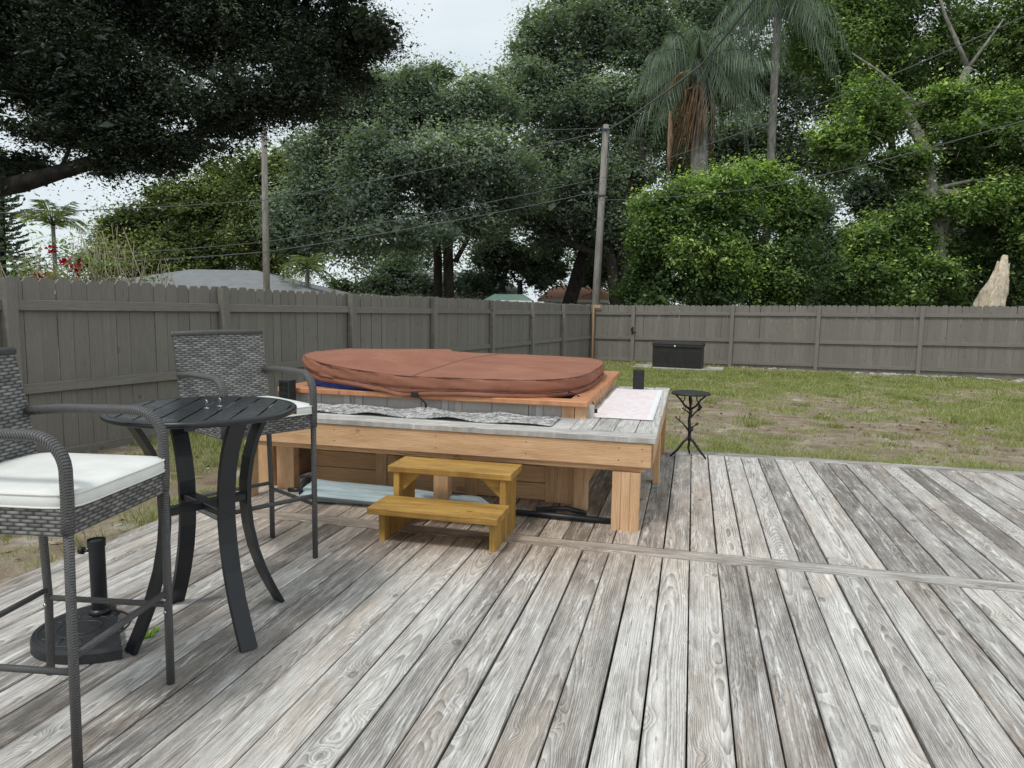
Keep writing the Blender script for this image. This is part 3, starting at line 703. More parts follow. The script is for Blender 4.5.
for i in range(NX+1):
    u = i/NX; x = -.62+u*1.42; wdt = .125*(1-.25*u)*min(1, (u*9+.35))*min(1, (1-u)*8+.25); hgt = .064*(1-.30*u)*min(1, (u*9+.35))*min(1, (1-u)*8+.3)
    for k in range(NK):
        a = 2*math.pi*k/NK; f = 1 + .13*math.sin(a*6+u*4+.5*math.sin(u*9)) + .06*math.sin(a*11-u*7)
        z = hgt*(1+math.sin(a)*f); vs.append((x, wdt*math.cos(a)*f, max(.004, z))); gs.append((x, a, 0))
for i in range(NX):
    for k in range(NK): k2 = (k+1) % NK; fs.append((i*NK+k, (i+1)*NK+k, (i+1)*NK+k2, i*NK+k2))
fs += [tuple(range(NK)), tuple(NX*NK+k for k in range(NK))[::-1]]
b.add(vs, fs, gs, smooth=True); b.build('canopy', M['canvas'], ub)
b = MB(); b.tube([(-.57, 0, .075), (-.545, 0, .075)], .1, 24, ry=.072); b.build('tie_band', M['strap'], ub)
b = MB(); b.tube([(-.70, 0, .05), (-.60, 0, .055)], .016, 10); b.build('tip', M['black'], ub)
b = MB(); b.tube([(.75, -.02, .03), (1.70, -.04, .022)], .019, 12); b.build('pole', M['black'], ub)
b = MB(); b.tube([(1.05,.09,.02),(1.25,.12,.035),(1.38,.10,.02)], .018, 8); b.build('crank', M['black'], ub)

# ------------------------------------------------------------------ bar table
TCX, TCY, TTZ = -1.945, 2.545, .937
tb = thing('bar_table', 'round black slatted metal bar table with four curved legs', 'table', (TCX, TCY, 0), 0)
RT_ = .372; sang = math.atan2(-.50, .21); sd_ = Vector((math.cos(sang), math.sin(sang), 0)); sp = Vector((-sd_.y, sd_.x, 0))
nsl = 8; sw = (2*(RT_-.028))/nsl
for k in range(nsl):
    c0 = -RT_+.028+k*sw+.0045; c1 = c0+sw-.009; ri = RT_-.024; ring = []
    q0, q1 = math.sqrt(max(0, ri*ri-c0*c0)), math.sqrt(max(0, ri*ri-c1*c1))
    for i in range(7): cc = c0+(c1-c0)*i/6; ring.append((cc, -math.sqrt(max(1e-6, ri*ri-cc*cc))))
    for i in range(7): cc = c1+(c0-c1)*i/6; ring.append((cc, math.sqrt(max(1e-6, ri*ri-cc*cc))))
    b = MB(); b.poly([(sp.x*x+sd_.x*y, sp.y*x+sd_.y*y) if False else (sd_.x*y+sp.x*x, sd_.y*y+sp.y*x) for x, y in ring][::-1] if (sp.x*sd_.y-sp.y*sd_.x) < 0 else [(sd_.x*y+sp.x*x, sd_.y*y+sp.y*x) for x, y in ring], TTZ-.008, TTZ-.001, .0015)
    b.build('slat', M['tabletop'], tb)
b = MB(); vs, gs, fs = [], [], []; N = 96; pr = [(RT_-.026, -.004), (RT_-.024, 0), (RT_-.006, 0), (RT_-.001, -.004), (RT_, -.010), (RT_-.002, -.02), (RT_-.010, -.024), (RT_-.024, -.024)]
for k in range(N):
    a = 2*math.pi*k/N
    for r_, z in pr: vs.append((r_*math.cos(a), r_*math.sin(a), TTZ+z)); gs.append((a*.4, z, 0))
for k in range(N):
    for j in range(8): j2 = (j+1) % 8; k2 = (k+1) % N; fs.append((k*8+j, k*8+j2, k2*8+j2, k2*8+j))
b.add(vs, [f[::-1] for f in fs], gs, smooth=True); b.build('rim', M['tabletop'], tb)
b = MB()
for a in (0, math.pi/2): 
    rr = Matrix.Rotation(R(30)+a, 3, 'Z'); b.board((0, 0, TTZ-.022+.001*(a > 0)), .74, .035, .024, 'x', .002, rot=rr)
b.build('top_brace', M['black'], tb)
lp_ = [(.29,TTZ-.03),(.262,.86),(.225,.79),(.195,.70),(.178,.60),(.175,.50),(.185,.40),(.208,.29),(.245,.18),(.29,.08),(.33,0.0)]
for (fx, fy) in ((.29,-.155),(.14,.285),(-.13,-.285),(-.30,.155)):
    a = math.atan2(fy, fx); er = Vector((math.cos(a), math.sin(a), 0)); et = Vector((-er.y, er.x, 0)); b = MB(); vs, gs, fs = [], [], []
    for i, (r_, z) in enumerate(lp_):
        p0, p1 = lp_[max(i-1, 0)], lp_[min(i+1, len(lp_)-1)]; tn = Vector((p1[0]-p0[0], p1[1]-p0[1])).normalized(); nn = Vector((-tn.y, tn.x))
        for (ws, ns) in ((-.034,-.010),(.034,-.010),(.034,.010),(-.034,.010)):
            q = er*(r_+nn.x*ns) + et*ws + Vector((0,0,max(0.0, z+nn.y*ns))); vs.append(q); gs.append((z, ws, ns))
    for i in range(len(lp_)-1):
        for k in range(4): k2 = (k+1) % 4; fs.append((i*4+k, i*4+k2, (i+1)*4+k2, (i+1)*4+k))
    n_ = (len(lp_)-1)*4; fs += [(3,2,1,0), (n_, n_+1, n_+2, n_+3)]
    b.add(vs, fs, gs); b.build('leg', M['black'], tb)
b = MB()
a0 = math.atan2(-.155, .29); a1 = math.atan2(.285, .14)
for i, a in enumerate((a0, a1)): b.board((0, 0, .53+.001*i), .35, .055, .03, 'x', .003, rot=Matrix.Rotation(a, 3, 'Z'))
b.build('cross_brace', M['black'], tb)
for i, (x, y) in enumerate(((-1.93+.02, 2.52), (-1.95+.055, 2.585))):
    b = MB(); b.tube([(0,0,.004),(.0,.0,.02),(.006,.0,.03),(.0,.0,.038),(-.006,0,.03),(0,.0,.022)], .0022, 6); b.tube([(-.012,0,.003),(.012,0,.003)], .0028, 6)
    tag(b.build('wire_hook', M['steel'], loc=(x, y, TTZ)), ('small bright metal hook on the table, the nearer one', 'small bright metal hook on the table, the one farther back')[i], 'hook')

# ------------------------------------------------------------------ bar chairs
def make_chair(label):
    root = thing('bar_chair', label, 'bar chair', group='grey wicker bar chairs')
    D, W = .46, .238                       # front legs at x=0, rear at x=-D, half width W
    def arc(cx, cz, r, a0, a1, n, y): return [(cx+r*math.cos(a0+(a1-a0)*i/n), y, cz+r*math.sin(a0+(a1-a0)*i/n)) for i in range(n+1)]
    for s_ in (-1, 1):
        y = s_*W
        pts = [(-D-.025, y, .985), (-D+.12, y, .998), (-.15, y, 1.000), (-.088, y, 1.0)] + arc(-.088, .90, .10, math.pi/2, .05, 8, y)[1:] + [(.012, y, .82), (.010, y, .76), (.008, y, .72)]
        b = MB(); b.tube(pts, .021, 12, ry=.0165); b.build('armrest', M['wrap'], root)
        b = MB(); b.tube([(.010, y, .76), (.005, y*1.01, .4), (.0, y*1.02, .0)], .0145, 10); b.build('leg', M['wrap'], root)
        b = MB(); b.tube([(-D-.01, y, .80), (-D, y, .6), (-D+.005, y*1.02, .3), (-D-.01, y*1.05, .0)], .0145, 10); b.build('leg', M['wrap'], root)
        b = MB(); b.tube([(-D+.003, y, .300), (0, y, .300)], .0105, 10); b.build('side_rung', M['wrap'], root)
        for zz in (.322, .277):
            for xx in (0, -D+.004):
                b = MB(); b.tube([(xx, y-s_*.010, zz), (xx, y-s_*.0165, zz)], .006, 8); b.build('bolt', M['steel'], root)
    b = MB(); b.tube([(0, -W, .345), (0, W, .345)], .0115, 10); b.build('footrest', M['wrap'], root)
    b = MB(); b.tube([(-D+.004, -W, .33), (-D+.004, W, .33)], .0105, 10); b.build('rear_rung', M['wrap'], root)
    # woven seat apron
    b = MB()
    def pan(p0, p1, z0, z1, th, off=0):
        p0, p1 = Vector(p0), Vector(p1); d = (p1-p0); L = d.length; d.normalize(); nn = Vector((d.y, -d.x, 0)); vs, gs = [], []
        for q in (0, L):
            for (o_, z) in ((th/2, z0), (th/2, z1), (-th/2, z1), (-th/2, z0)): vs.append(p0+d*q+nn*o_+Vector((0,0,z))); gs.append((q+off, z, 0))
        b.add(vs, [(0,4,5,1),(1,5,6,2),(2,6,7,3),(3,7,4,0),(0,1,2,3),(7,6,5,4)], gs)
    pan((.006,-W,0), (.006,W,0), .712, .790, .018); pan((0,W+.004,0), (-D,W+.004,0), .712, .790, .018, .3); pan((-D,-W-.004,0), (0,-W-.004,0), .712, .790, .018, .1); pan((-D,W,0), (-D,-W,0), .712, .790, .018, .2)
    vs = [(-D,-W,.788),(0,-W,.788),(0,W,.788),(-D,W,.788)]; b.add(vs+[(v[0],v[1],.775) for v in vs], [(0,1,2,3),(7,6,5,4)], [(v[0],v[1],0) for v in vs]*2)
    b.build('seat', M['wicker'], root)
    # cushion
    N = 64; vs, gs, fs = [], [], []; prof = [(-.03,0.0),(-.006,.001),(.0,.006),(.002,.022),(.0,.040),(-.008,.047),(-.03,.051),(-.09,.056),(-.16,.058)]
    ring = sell(D/2+.018, W+.014, 9, N)
    for o_, z in prof:
        for x, y in ring:
            r_ = math.hypot(x, y); q = (r_+o_)/r_; vs.append((x*q-D/2+.016, y*q, .790+z)); gs.append((x, y, z))
    for j in range(len(prof)-1):
        for k in range(N): k2 = (k+1) % N; fs.append((j*N+k, j*N+k2, (j+1)*N+k2, (j+1)*N+k))
    fs.append(tuple((len(prof)-1)*N+k for k in range(N))); fs.append(tuple(range(N))[::-1])
    b = MB(); b.add(vs, fs, gs, smooth=True); cu = b.build('cushion', M['cushion'], root)
    b = MB()
    for z, g_ in ((.832, .0015), (.795, .0015)): b.tube([(x*1.004-D/2+.016, y*1.004, z) for x, y in ring], .0032, 6, closed=True)
    b.build('piping', M['cream_piping'], cu)
    # back panel
    b = MB(); vs, gs, fs = [], [], []; NZ, NY = 12, 10; th = .014
    for side in (1, -1):
        for i in range(NZ+1):
            u = i/NZ; z = .74+u*.458; xc = -D-.004-.075*u**1.25
            for j in range(NY+1):
                v_ = j/NY*2-1; ed = 1-.45*(abs(v_) > .99)-.0; rx = .010*(1-v_*v_)
                vs.append((xc-rx+side*th*ed*(.4 if u > .99 else 1), v_*(W+.010), z)); gs.append((v_*W+.5*side, z, 0))
    o_ = (NZ+1)*(NY+1)
    for i in range(NZ):
        for j in range(NY):
            a = i*(NY+1)+j; fs.append((a, a+1, a+NY+2, a+NY+1)); fs.append((o_+a, o_+a+NY+1, o_+a+NY+2, o_+a+1))
    for i in range(NZ):
        a = i*(NY+1); fs.append((a, a+NY+1, o_+a+NY+1, o_+a)); a += NY; fs.append((a, o_+a, o_+a+NY+1, a+NY+1))
    for j in range(NY): a = NZ*(NY+1)+j; fs.append((a, a+1, o_+a+1, o_+a)); a = j; fs.append((a, o_+a, o_+a+1, a+1))
    b.add(vs, fs, gs, smooth=False); b.build('backrest', M['wicker'], root)
    b = MB(); 
    b.tube([(-D-.079, -W-.012, 1.192), (-D-.085, 0, 1.197), (-D-.079, W+.012, 1.192)], .0155, 10); b.build('top_rail', M['wrap'], root)
    return root
c1 = make_chair('grey wicker bar chair with white cushion at the left edge in front of the table')
c1.location = (-1.742, 1.857, 0); c1.rotation_euler.z = R(8.5)
c2 = copy_tree(c1); c2['label'] = 'grey wicker bar chair behind the round table with its back to the fence'
c2.location = (-2.035, 3.17, 0); c2.rotation_euler.z = R(-29)

# ------------------------------------------------------------------ umbrella base
ubs = thing('umbrella_base', 'black cast half round umbrella base with empty tube beside the table', 'umbrella base', (-2.36, 2.36, 0), 0)
e0, e1 = Vector((-2.43, 2.55)), Vector((-2.08, 2.20)); mid = (e0+e1)/2; dd = (e1-e0).normalized(); nn = Vector((dd.y, -dd.x))   # nn points toward the near left
ring = []; rad = (e1-e0).length/2+.005
for i in range(33):
    a = math.pi*i/32; q = dd*(rad*math.cos(a)) + nn*(rad*1.22*math.sin(a)); ring.append((mid.x+q.x+2.36, mid.y+q.y-2.36))
def area(r): return sum(r[i][0]*r[(i+1) % len(r)][1]-r[(i+1) % len(r)][0]*r[i][1] for i in range(len(r)))
if area(ring) < 0: ring = ring[::-1]
b = MB(); b.poly(ring, 0, .052, .014); b.build('weight', M['cast'], ubs)
b = MB(); cc = mid + nn*.12; cl = Vector((cc.x+2.36, cc.y-2.36))
for rr_ in (.06, .10, .165):
    b.tube([(cl.x+rr_*math.cos(a), cl.y+rr_*math.sin(a), .051) for a in np.linspace(0, 2*math.pi, 32, endpoint=False)], .0045, 6, closed=True)
for k in range(11):
    a = k*.571+.2; b.tube([(cl.x+.112*math.cos(a), cl.y+.112*math.sin(a), .050), (cl.x+.155*math.cos(a+.06), cl.y+.155*math.sin(a+.06), .050)], [.006, .006], 6)
b.build('relief_pattern', M['cast'], ubs)
tp = Vector((-2.385+2.36, 2.415-2.36))
b = MB(); b.tube([(tp.x, tp.y, .05), (tp.x, tp.y, .35)], .031, 24, cap=False); b.tube([(tp.x, tp.y, .345), (tp.x, tp.y, .375)], .035, 24, cap=False); b.tube([(tp.x, tp.y, .37), (tp.x, tp.y, .34)], .029, 24)
b.tube([(tp.x, tp.y, .05), (tp.x, tp.y, .075)], .042, 24); b.build('tube', M['black'], ubs)
b = MB(); b.tube([(tp.x-.03, tp.y-.008, .325), (tp.x-.06, tp.y-.014, .325)], .006, 8); b.tube([(tp.x-.055, tp.y-.012, .325), (tp.x-.072, tp.y-.016, .325)], .017, 8); b.build('knob', M['black'], ubs)
b = MB()
for k in range(60):
    a = random.uniform(0, 6.28); l = random.uniform(.008, .018); x, y = random.gauss(0, .008), random.gauss(0, .02)
    b.tube([(x, y, 0), (x+l*math.cos(a)*.6, y+l*math.sin(a)*.6, random.uniform(.006, .018))], [.004, .0015], 4)
t_ = NT('lime_green_weed'); t_.bsdf((.22,.42,.04), .6)
tag(b.build('weed', t_.m, loc=(-2.12, 2.39, 0)), 'small lime green weed sprouting between the deck boards by the umbrella base', 'weed')

# ------------------------------------------------------------------ tree-branch side table
sx, sy, sz = .015, 6.62, .60
s_t = thing('side_table', 'small black iron side table with branch shaped stem on the deck edge', 'side table', (sx, sy, 0))
b = MB(); b.poly([(.165*math.cos(2*math.pi*k/40), .165*math.sin(2*math.pi*k/40)) for k in range(40)], sz-.016, sz, .004); b.tube([(.166*math.cos(2*math.pi*k/40), .166*math.sin(2*math.pi*k/40), sz-.012) for k in range(40)], .009, 6, closed=True); b.build('tabletop', M['iron'], s_t)
b = MB(); b.tube([(0,0,.17),(.004,0,.25),(-.006,.004,.35),(.006,-.002,.42),(0,0,.46)], [.014,.016,.013,.014,.012], 8)
for a, z0, l, rise in ((2.9, .24, .13, .12), (.3, .36, .09, .09), (3.5, .40, .07, .05), (5.0, .22, .09, .05), (.1, .26, .07, .05)):
    b.tube([(0,0,z0),(l*.4*math.cos(a), l*.4*math.sin(a), z0+rise*.5),(l*math.cos(a), l*math.sin(a), z0+rise)], [.009,.007,.005], 6)
    b.tube([(l*.7*math.cos(a), l*.7*math.sin(a), z0+rise*.75), (l*.8*math.cos(a)+.012, l*.8*math.sin(a), z0+rise+.02)], [.005,.004], 6)
    b.tube([(l*math.cos(a), l*math.sin(a), z0+rise-.004),(l*math.cos(a)+.004, l*math.sin(a), z0+rise+.012)], [.010,.003], 6)
b.tube([(.075,0,.43),(.085,-.01,.47),(.075,-.01,.50)], [.004,.022,.004], 6); b.build('stem', M['iron'], s_t)
for a in (0.1, 1.6, 3.1, 4.7):
    b = MB(); b.tube([(0,0,.44),(.05*math.cos(a), .05*math.sin(a), .475),(.09*math.cos(a+.1), .09*math.sin(a+.1), .53),(.145*math.cos(a), .145*math.sin(a), sz-.018)], [.012,.010,.009,.007], 6)
    b.tube([(.07*math.cos(a), .07*math.sin(a), .50),(.05*math.cos(a), .05*math.sin(a), .54),(.06*math.cos(a), .06*math.sin(a), sz-.02)], .006, 6); b.build('branch', M['iron'], s_t)
for a in (3.25, -.25, 1.5):
    b = MB(); b.tube([(0,0,.19),(.05*math.cos(a), .05*math.sin(a), .14),(.10*math.cos(a+.1), .10*math.sin(a+.1), .07),(.16*math.cos(a), .16*math.sin(a), .008)], [.014,.012,.011,.009], 6); b.build('leg', M['iron'], s_t)

# ------------------------------------------------------------------ storage box on its slab
gzz = float(gz(-.3, 19.3)); sb_ = MB()
ring = [(-1.25,-.5),(-.4,-.55),(.5,-.52),(1.05,-.5),(1.1,.3),(.4,.4),(-1.2,.4)]
sb_.poly(ring, -.06, .035, .01); o = sb_.build('concrete_slab', M['concrete'], loc=(-.25, 19.45, gzz+.02)); tag(o, 'pale concrete slab under the dark storage box by the back fence', 'slab')
bx = thing('storage_box', 'dark brown resin deck storage box on a slab against the back fence', 'storage box', (-.32, 19.35, gzz+.055), R(-9)+R(2))
b = MB(); b.board((0,0,.27), 1.24, .58, .54, 'x', .01)
for k in range(3): b.board((-.41+.41*k, -.293, .24), .37, .40, .012, 'xz', .004)
for x in (-.605, .605): b.board((x, -.287, .27), .54, .04, .02, 'z', .004)
b.build('body', M['darkplastic'], bx)
b = MB(); b.board((0,0,.595), 1.28, .62, .085, 'x', .012); b.board((0,-.305,.555), 1.26, .035, .02, 'xz', .004); b.board((0,0,.645), 1.22, .56, .02, 'x', .008); b.build('lid', M['darkplastic'], bx)
b = MB(); b.tube([(-.06,-.30,.56),(-.06,-.325,.56)], .028, 10); b.build('latch', M['steel'], bx)
# rubble along the fence
b = MB()
for k in range(190):
    s = random.uniform(1.6, 13); o_ = random.uniform(.12, .75)**1.2; p = FC + FV*s - FU*o_; r_ = random.uniform(.02, .075); z = float(gz(p.x, p.y))
    if random.random() < .5: s2 = 9.2+random.gauss(0, 1.0); p = FC+FV*s2-FU*random.uniform(.1,.5); z = float(gz(p.x, p.y))
    ph = random.random()*6; n = random.randint(5, 7); b.poly([(p.x+r_*random.uniform(.6,1.2)*math.cos(ph+2*math.pi*i/n), p.y+r_*random.uniform(.6,1.2)*math.sin(ph+2*math.pi*i/n)) for i in range(n)], z-.02, z+r_*.5, r_*.25)
tag(b.build('rubble', M['concrete']), 'scattered pale stones and broken concrete along the foot of the back fence', 'rubble', kind='stuff')

# ------------------------------------------------------------------ foliage
def unit(v): return v/np.maximum(1e-9, np.linalg.norm(v, axis=1, keepdims=True))
def leaves(name, C, size, tone, mat, parent=None, aspect=.42, up=.5, outward=None, hang=0.0):
    n = len(C); nrm = rng.normal(0, 1, (n, 3)); nrm[:, 2] = np.abs(nrm[:, 2])+up*1.5
    if outward is not None: nrm += outward*.8
    nrm = unit(nrm); a = unit(np.cross(nrm, rng.normal(0, 1, (n, 3))) + np.array([0, 0, -hang])); b = unit(np.cross(nrm, a))
    L = (size*rng.choice([.55,.75,.95,1.15,1.5], n)*rng.uniform(.85, 1.15, n)/2)[:, None]; W = L*aspect
    V = np.stack([C-a*L, C-b*W+nrm*W*.3, C+a*L, C+b*W+nrm*W*.3], 1).reshape(-1, 3); k = np.arange(n)*4
    o = np_mesh(name, V, np.stack([k, k+1, k+2, k+3], 1), mat, [('v', 'FACE', np.clip(tone, 0, 1))])
    if parent: o.parent = parent; o.location = -parent.location
    return o
def lobe_points(c, r, nclump, per, sig, shell=.55, flat=1.0):
    d = unit(rng.normal(0, 1, (nclump, 3))); rad = rng.uniform(shell**3, 1, nclump)**(1/3)
    so_ = rng.uniform(0, 90); rad = rad*(.66+.62*vnoise(d[:,0]*1.9+d[:,2]*1.3+so_, d[:,1]*1.9-d[:,2]*1.5+so_, 8))*(.86+.25*rng.uniform(0, 1, nclump)**2)
    P = d*rad[:, None]; cl = np.array(c)+P*np.array(r); tn = rng.normal(0, .17, nclump) + .20*P[:, 2] + .8*(vnoise(cl[:,0]*.9+cl[:,2]*.35+50, cl[:,2]*1.0+cl[:,1]*.3+50, 4)-.5)  # leaf tone raised toward lobe tops, painting in light from above
    k = rng.poisson(per, nclump); idx = np.repeat(np.arange(nclump), k); m_ = len(idx)
    s = sig*rng.uniform(.5, 1.3, nclump)
    ax = unit(d*.9+rng.normal(0, .7, (nclump, 3))+np.array([0, 0, .1]))
    off = np.clip(rng.normal(0, 1, (m_, 3)), -1.8, 1.8)*s[idx][:, None]*np.array([.62, .62, .42*flat]) + ax[idx]*(np.clip(rng.normal(0, 1, m_), -1.6, 1.8)*s[idx]*1.4)[:, None]
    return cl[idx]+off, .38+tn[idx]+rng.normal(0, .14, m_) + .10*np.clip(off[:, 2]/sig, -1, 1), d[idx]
DK, LK = 2.0, 1.05
def grow(name, label, cat, base, trunk, lobes, leaf, mat, barkm='bark', dens=600, per=28, sig=.35, group=None, shell=.5, up=.5, hang=0.0, tr=.25, limbs=True, aspect=.5, maxn=150000, trunk_top=None, crown_name='crown', twigs=1, core=1.5, split=4):
    """lobes: list of (px, py, depth, rx_px, ry_px, depth_radius_m [, tone])"""
    root = thing(name, label, cat, tuple(base), 0, group); Cs, Ts_, Os = [], [], []; Ls = []; KP, KT = [], []; leaf = leaf*LK
    sub = []
    for lb in lobes:
        px, py, d, rx, ry, rz = lb[:6]; tn = lb[6] if len(lb) > 6 else 0
        Ls.append((at(px, py, d), (rx*d/F, rz, ry*d/F)))
        for q in range(split):
            an = 6.283*(q+rng.uniform(-.3, .3))/split; k_ = rng.uniform(.3, .75); sc = rng.uniform(.38, .72)
            sub.append((px+rx*k_*math.cos(an), py+ry*k_*math.sin(an), d+rz*rng.uniform(-.5, .5), rx*sc, ry*sc*rng.uniform(.8, 1.05), rz*.62, tn+rng.normal(0, .09)-.06*math.sin(an)))
        sub.append((px, py, d+rz*.2, rx*.7, ry*.7, rz*.6, tn-.08))
    for lb in sub:
        px, py, d, rx, ry, rz = lb[:6]; tn = lb[6] if len(lb) > 6 else 0; c = at(px, py, d); r = (rx*d/F, rz, ry*d/F)
        A = math.pi*r[0]*r[2]; n = int(A*dens*DK); cs = leaf*3.0; nc = int(core*A/(cs*cs*.14)); q = unit(rng.normal(0, 1, (nc, 3)))*(rng.uniform(0, 1, nc)**.45)[:, None]*.86; KP.append(np.array(c)+q*np.array(r)); KT.append(rng.normal(.16, .10, nc)+tn*.5); P, T_, O = lobe_points(c, r, max(6, n//per), per, sig, shell)  # added oversized core leaves block the sky; dark tone paints inner shade
        Cs.append(P); Ts_.append(T_+tn); Os.append(O)
    P = np.concatenate(Cs); T_ = np.concatenate(Ts_); O = np.concatenate(Os)
    if len(P) > maxn: k = rng.choice(len(P), maxn, replace=False); P, T_, O = P[k], T_[k], O[k]
    ok = P[:, 2] > gz(P[:, 0], P[:, 1])+.1; P, T_, O = P[ok], T_[ok], O[ok]
    KP = np.concatenate(KP); KT = np.concatenate(KT); ok = KP[:, 2] > gz(KP[:, 0], KP[:, 1])+.2; KP, KT = KP[ok], KT[ok]
    sz_ = np.concatenate([np.full(len(P), leaf), np.full(len(KP), leaf*3.0)])
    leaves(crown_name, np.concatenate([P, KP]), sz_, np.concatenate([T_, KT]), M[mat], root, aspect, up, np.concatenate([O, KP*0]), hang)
    if trunk is not None:
        b = MB(); top = trunk_top
        tp_ = [Vector(p) for p in trunk]; n = len(tp_); b.tube([p-Vector(base) for p in tp_], [tr*(1-.5*i/max(1, n-1)) for i in range(n)], 12)
        if limbs:
            for c, r in Ls:
                k = min(range(n), key=lambda i: (tp_[i]-c).length+(.0 if i > n*.3 else 3)); s0 = tp_[k]; 
                m1_ = s0.lerp(c, .45)+Vector((random.uniform(-.5,.5), random.uniform(-.5,.5), random.uniform(-.2,.6)))*min(1, (c-s0).length*.2)
                r0 = tr*.26; b.tube([s0-Vector(base), m1_-Vector(base), c-Vector(base)], [r0, r0*.65, r0*.3], 8)
                for q in range(4 + twigs):
                    e = c+Vector((random.uniform(-.8,.8)*r[0], random.uniform(-.8,.8)*r[1], random.uniform(-.7,.8)*r[2])); st_ = m1_.lerp(c, random.uniform(0, 1)); mm = st_.lerp(e, .5)+Vector((0,0,random.uniform(-.15,.25)*r[2]))
                    b.tube([st_-Vector(base), mm-Vector(base), e-Vector(base)], [r0*.35, r0*.22, r0*.06], 5)
            for q in range(twigs*14):
                c, r = random.choice(Ls); dv = Vector((random.gauss(0,1), random.gauss(0,.6), random.gauss(.3,1))).normalized(); e = c+Vector((dv.x*r[0], dv.y*r[1], dv.z*r[2]))*random.uniform(.8,1.08); st_ = c+Vector((dv.x*r[0], dv.y*r[1], dv.z*r[2]))*.35+Vector((random.uniform(-.4,.4),0,-.2))
                mm = st_.lerp(e, .55)+Vector((random.uniform(-.25,.25), 0, random.uniform(-.15,.15))); b.tube([st_-Vector(base), mm-Vector(base), e-Vector(base)], [.035,.02,.008], 4)
        b.build('trunk', M[barkm], root)
    return root
def gb(px, d, py=305):    # a base on the ground under pixel column px, d metres off
    p = at(px, py, d); return Vector((p.x, p.y, float(gz(p.x, p.y))-.05))

# near oak overhanging at upper left
nb = Vector((-14.2, 8.6, -.2))
NT_lobes = [(20,30,10.5,90,70,1.6),(110,20,10.5,90,75,1.6),(200,20,10.5,80,75,1.6),(290,35,10.8,70,60,1.5),(350,40,11.2,42,42,1.2),(60,90,10.0,75,42,1.0),(150,105,10.2,70,42,1.0),(230,108,10.4,60,38,1.0),(300,95,10.8,50,38,1.0),(120,142,10.1,60,16,.7),(190,150,10.1,45,14,.6),(60,135,9.8,40,14,.5),
            (-80,0,10,120,110,2.2),(-120,110,10,70,60,1.5),(60,-90,10.5,130,70,2.2),(220,-80,10.5,120,70,2.2),(330,-60,11,70,50,1.6),(20,165,10.2,40,16,.5),(110,168,10.0,40,10,.4),(165,165,10.2,40,12,.5),(215,128,10.4,36,12,.6),(80,125,10.2,70,30,.8),(285,102,10.6,36,14,.6),(345,75,11.2,30,24,.8),(372,38,11.2,22,26,.7)]  # lobes above the view added to block skylight from the crown
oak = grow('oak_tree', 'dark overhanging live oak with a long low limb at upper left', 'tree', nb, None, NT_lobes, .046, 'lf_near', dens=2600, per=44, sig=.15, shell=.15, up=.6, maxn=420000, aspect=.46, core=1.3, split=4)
b = MB()
def lm(pts, rads, seg=10): b.tube([at(*p)-nb for p in pts], rads, seg)
b.tube([Vector((0,0,-.3)), Vector((.2,0,1.2)), Vector((.8,.1,2.2))], [.5,.42,.36], 14)
L0 = Vector((-14.2+.8, 8.7, 2.0)); 
b.tube([L0-nb, at(-120,200,10.3)-nb, at(-30,192,10)-nb, at(20,184,9.9)-nb, at(60,172,9.9)-nb, at(100,160,10)-nb, at(135,155,10.1)-nb, at(170,140,10.2)-nb, at(215,128,10.3)-nb, at(260,112,10.5)-nb, at(310,85,10.8)-nb], [.26,.17,.135,.12,.10,.095,.085,.07,.055,.04,.02], 12)
b.tube([L0-nb, at(-60,60,10.6)-nb, at(30,70,10.8)-nb, at(80,45,11)-nb, at(130,28,11)-nb, at(160,45,11)-nb, at(190,70,10.9)-nb, at(240,90,10.8)-nb], [.25,.17,.13,.11,.09,.075,.05,.02], 10)
b.tube([at(-60,60,10.6)-nb, at(20,10,11)-nb, at(110,-30,11)-nb, at(250,-40,11)-nb], [.17,.14,.10,.05], 10)
b.tube([at(135,155,10.1)-nb, at(150,120,10.3)-nb, at(200,90,10.5)-nb], [.06,.045,.02], 8)
for (p, q) in (((60,172,9.9),(85,120,10)), ((100,160,10),(60,110,10.2)), ((170,140,10.2),(230,150,10.1)), ((215,128,10.3),(240,80,10.6)), ((190,70,10.9),(270,60,10.9)), ((270,60,10.9),(350,45,11.2)), ((350,45,11.2),(390,25,11.2)), ((270,60,10.9),(360,75,11.2))):
    a_, c_ = at(*p), at(*q); b.tube([a_-nb, a_.lerp(c_, .5)-nb+Vector((0,0,.06)), c_-nb], [.035,.025,.010], 6)
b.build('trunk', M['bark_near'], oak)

# trees beyond the fence
G = 'trees beyond the fence'
bs = gb(285, 34)
grow('dark_tree', 'dark olive tree behind the grey roofed house', 'tree', gb(215, 40), [gb(215,40), at(213,260,40), at(212,215,40)],
     [(165,215,40,42,30,2.5),(215,200,40,45,38,2.8),(260,185,39,38,40,2.5),(150,250,40,45,28,2.5),(210,250,39,60,32,2.5),(265,240,38,38,42,2.5),(290,170,40,26,28,2.2),(120,235,41,24,24,2),(105,262,41,26,20,2)], .17, 'lf_olive', dens=230, sig=.42, group=G)
grow('oak_tree', 'grey green oak with twin dark trunks left of the leaning utility pole', 'tree', gb(450, 31), [gb(450,31), at(448,250,31), at(450,215,31), at(452,180,31)],
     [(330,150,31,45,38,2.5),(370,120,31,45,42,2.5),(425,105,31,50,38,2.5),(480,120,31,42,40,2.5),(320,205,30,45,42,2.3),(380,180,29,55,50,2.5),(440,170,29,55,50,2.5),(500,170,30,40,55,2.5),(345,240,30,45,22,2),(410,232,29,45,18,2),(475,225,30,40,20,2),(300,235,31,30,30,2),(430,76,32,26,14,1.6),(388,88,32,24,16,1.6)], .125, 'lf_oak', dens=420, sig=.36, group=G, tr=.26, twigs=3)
b2 = gb(560, 36)
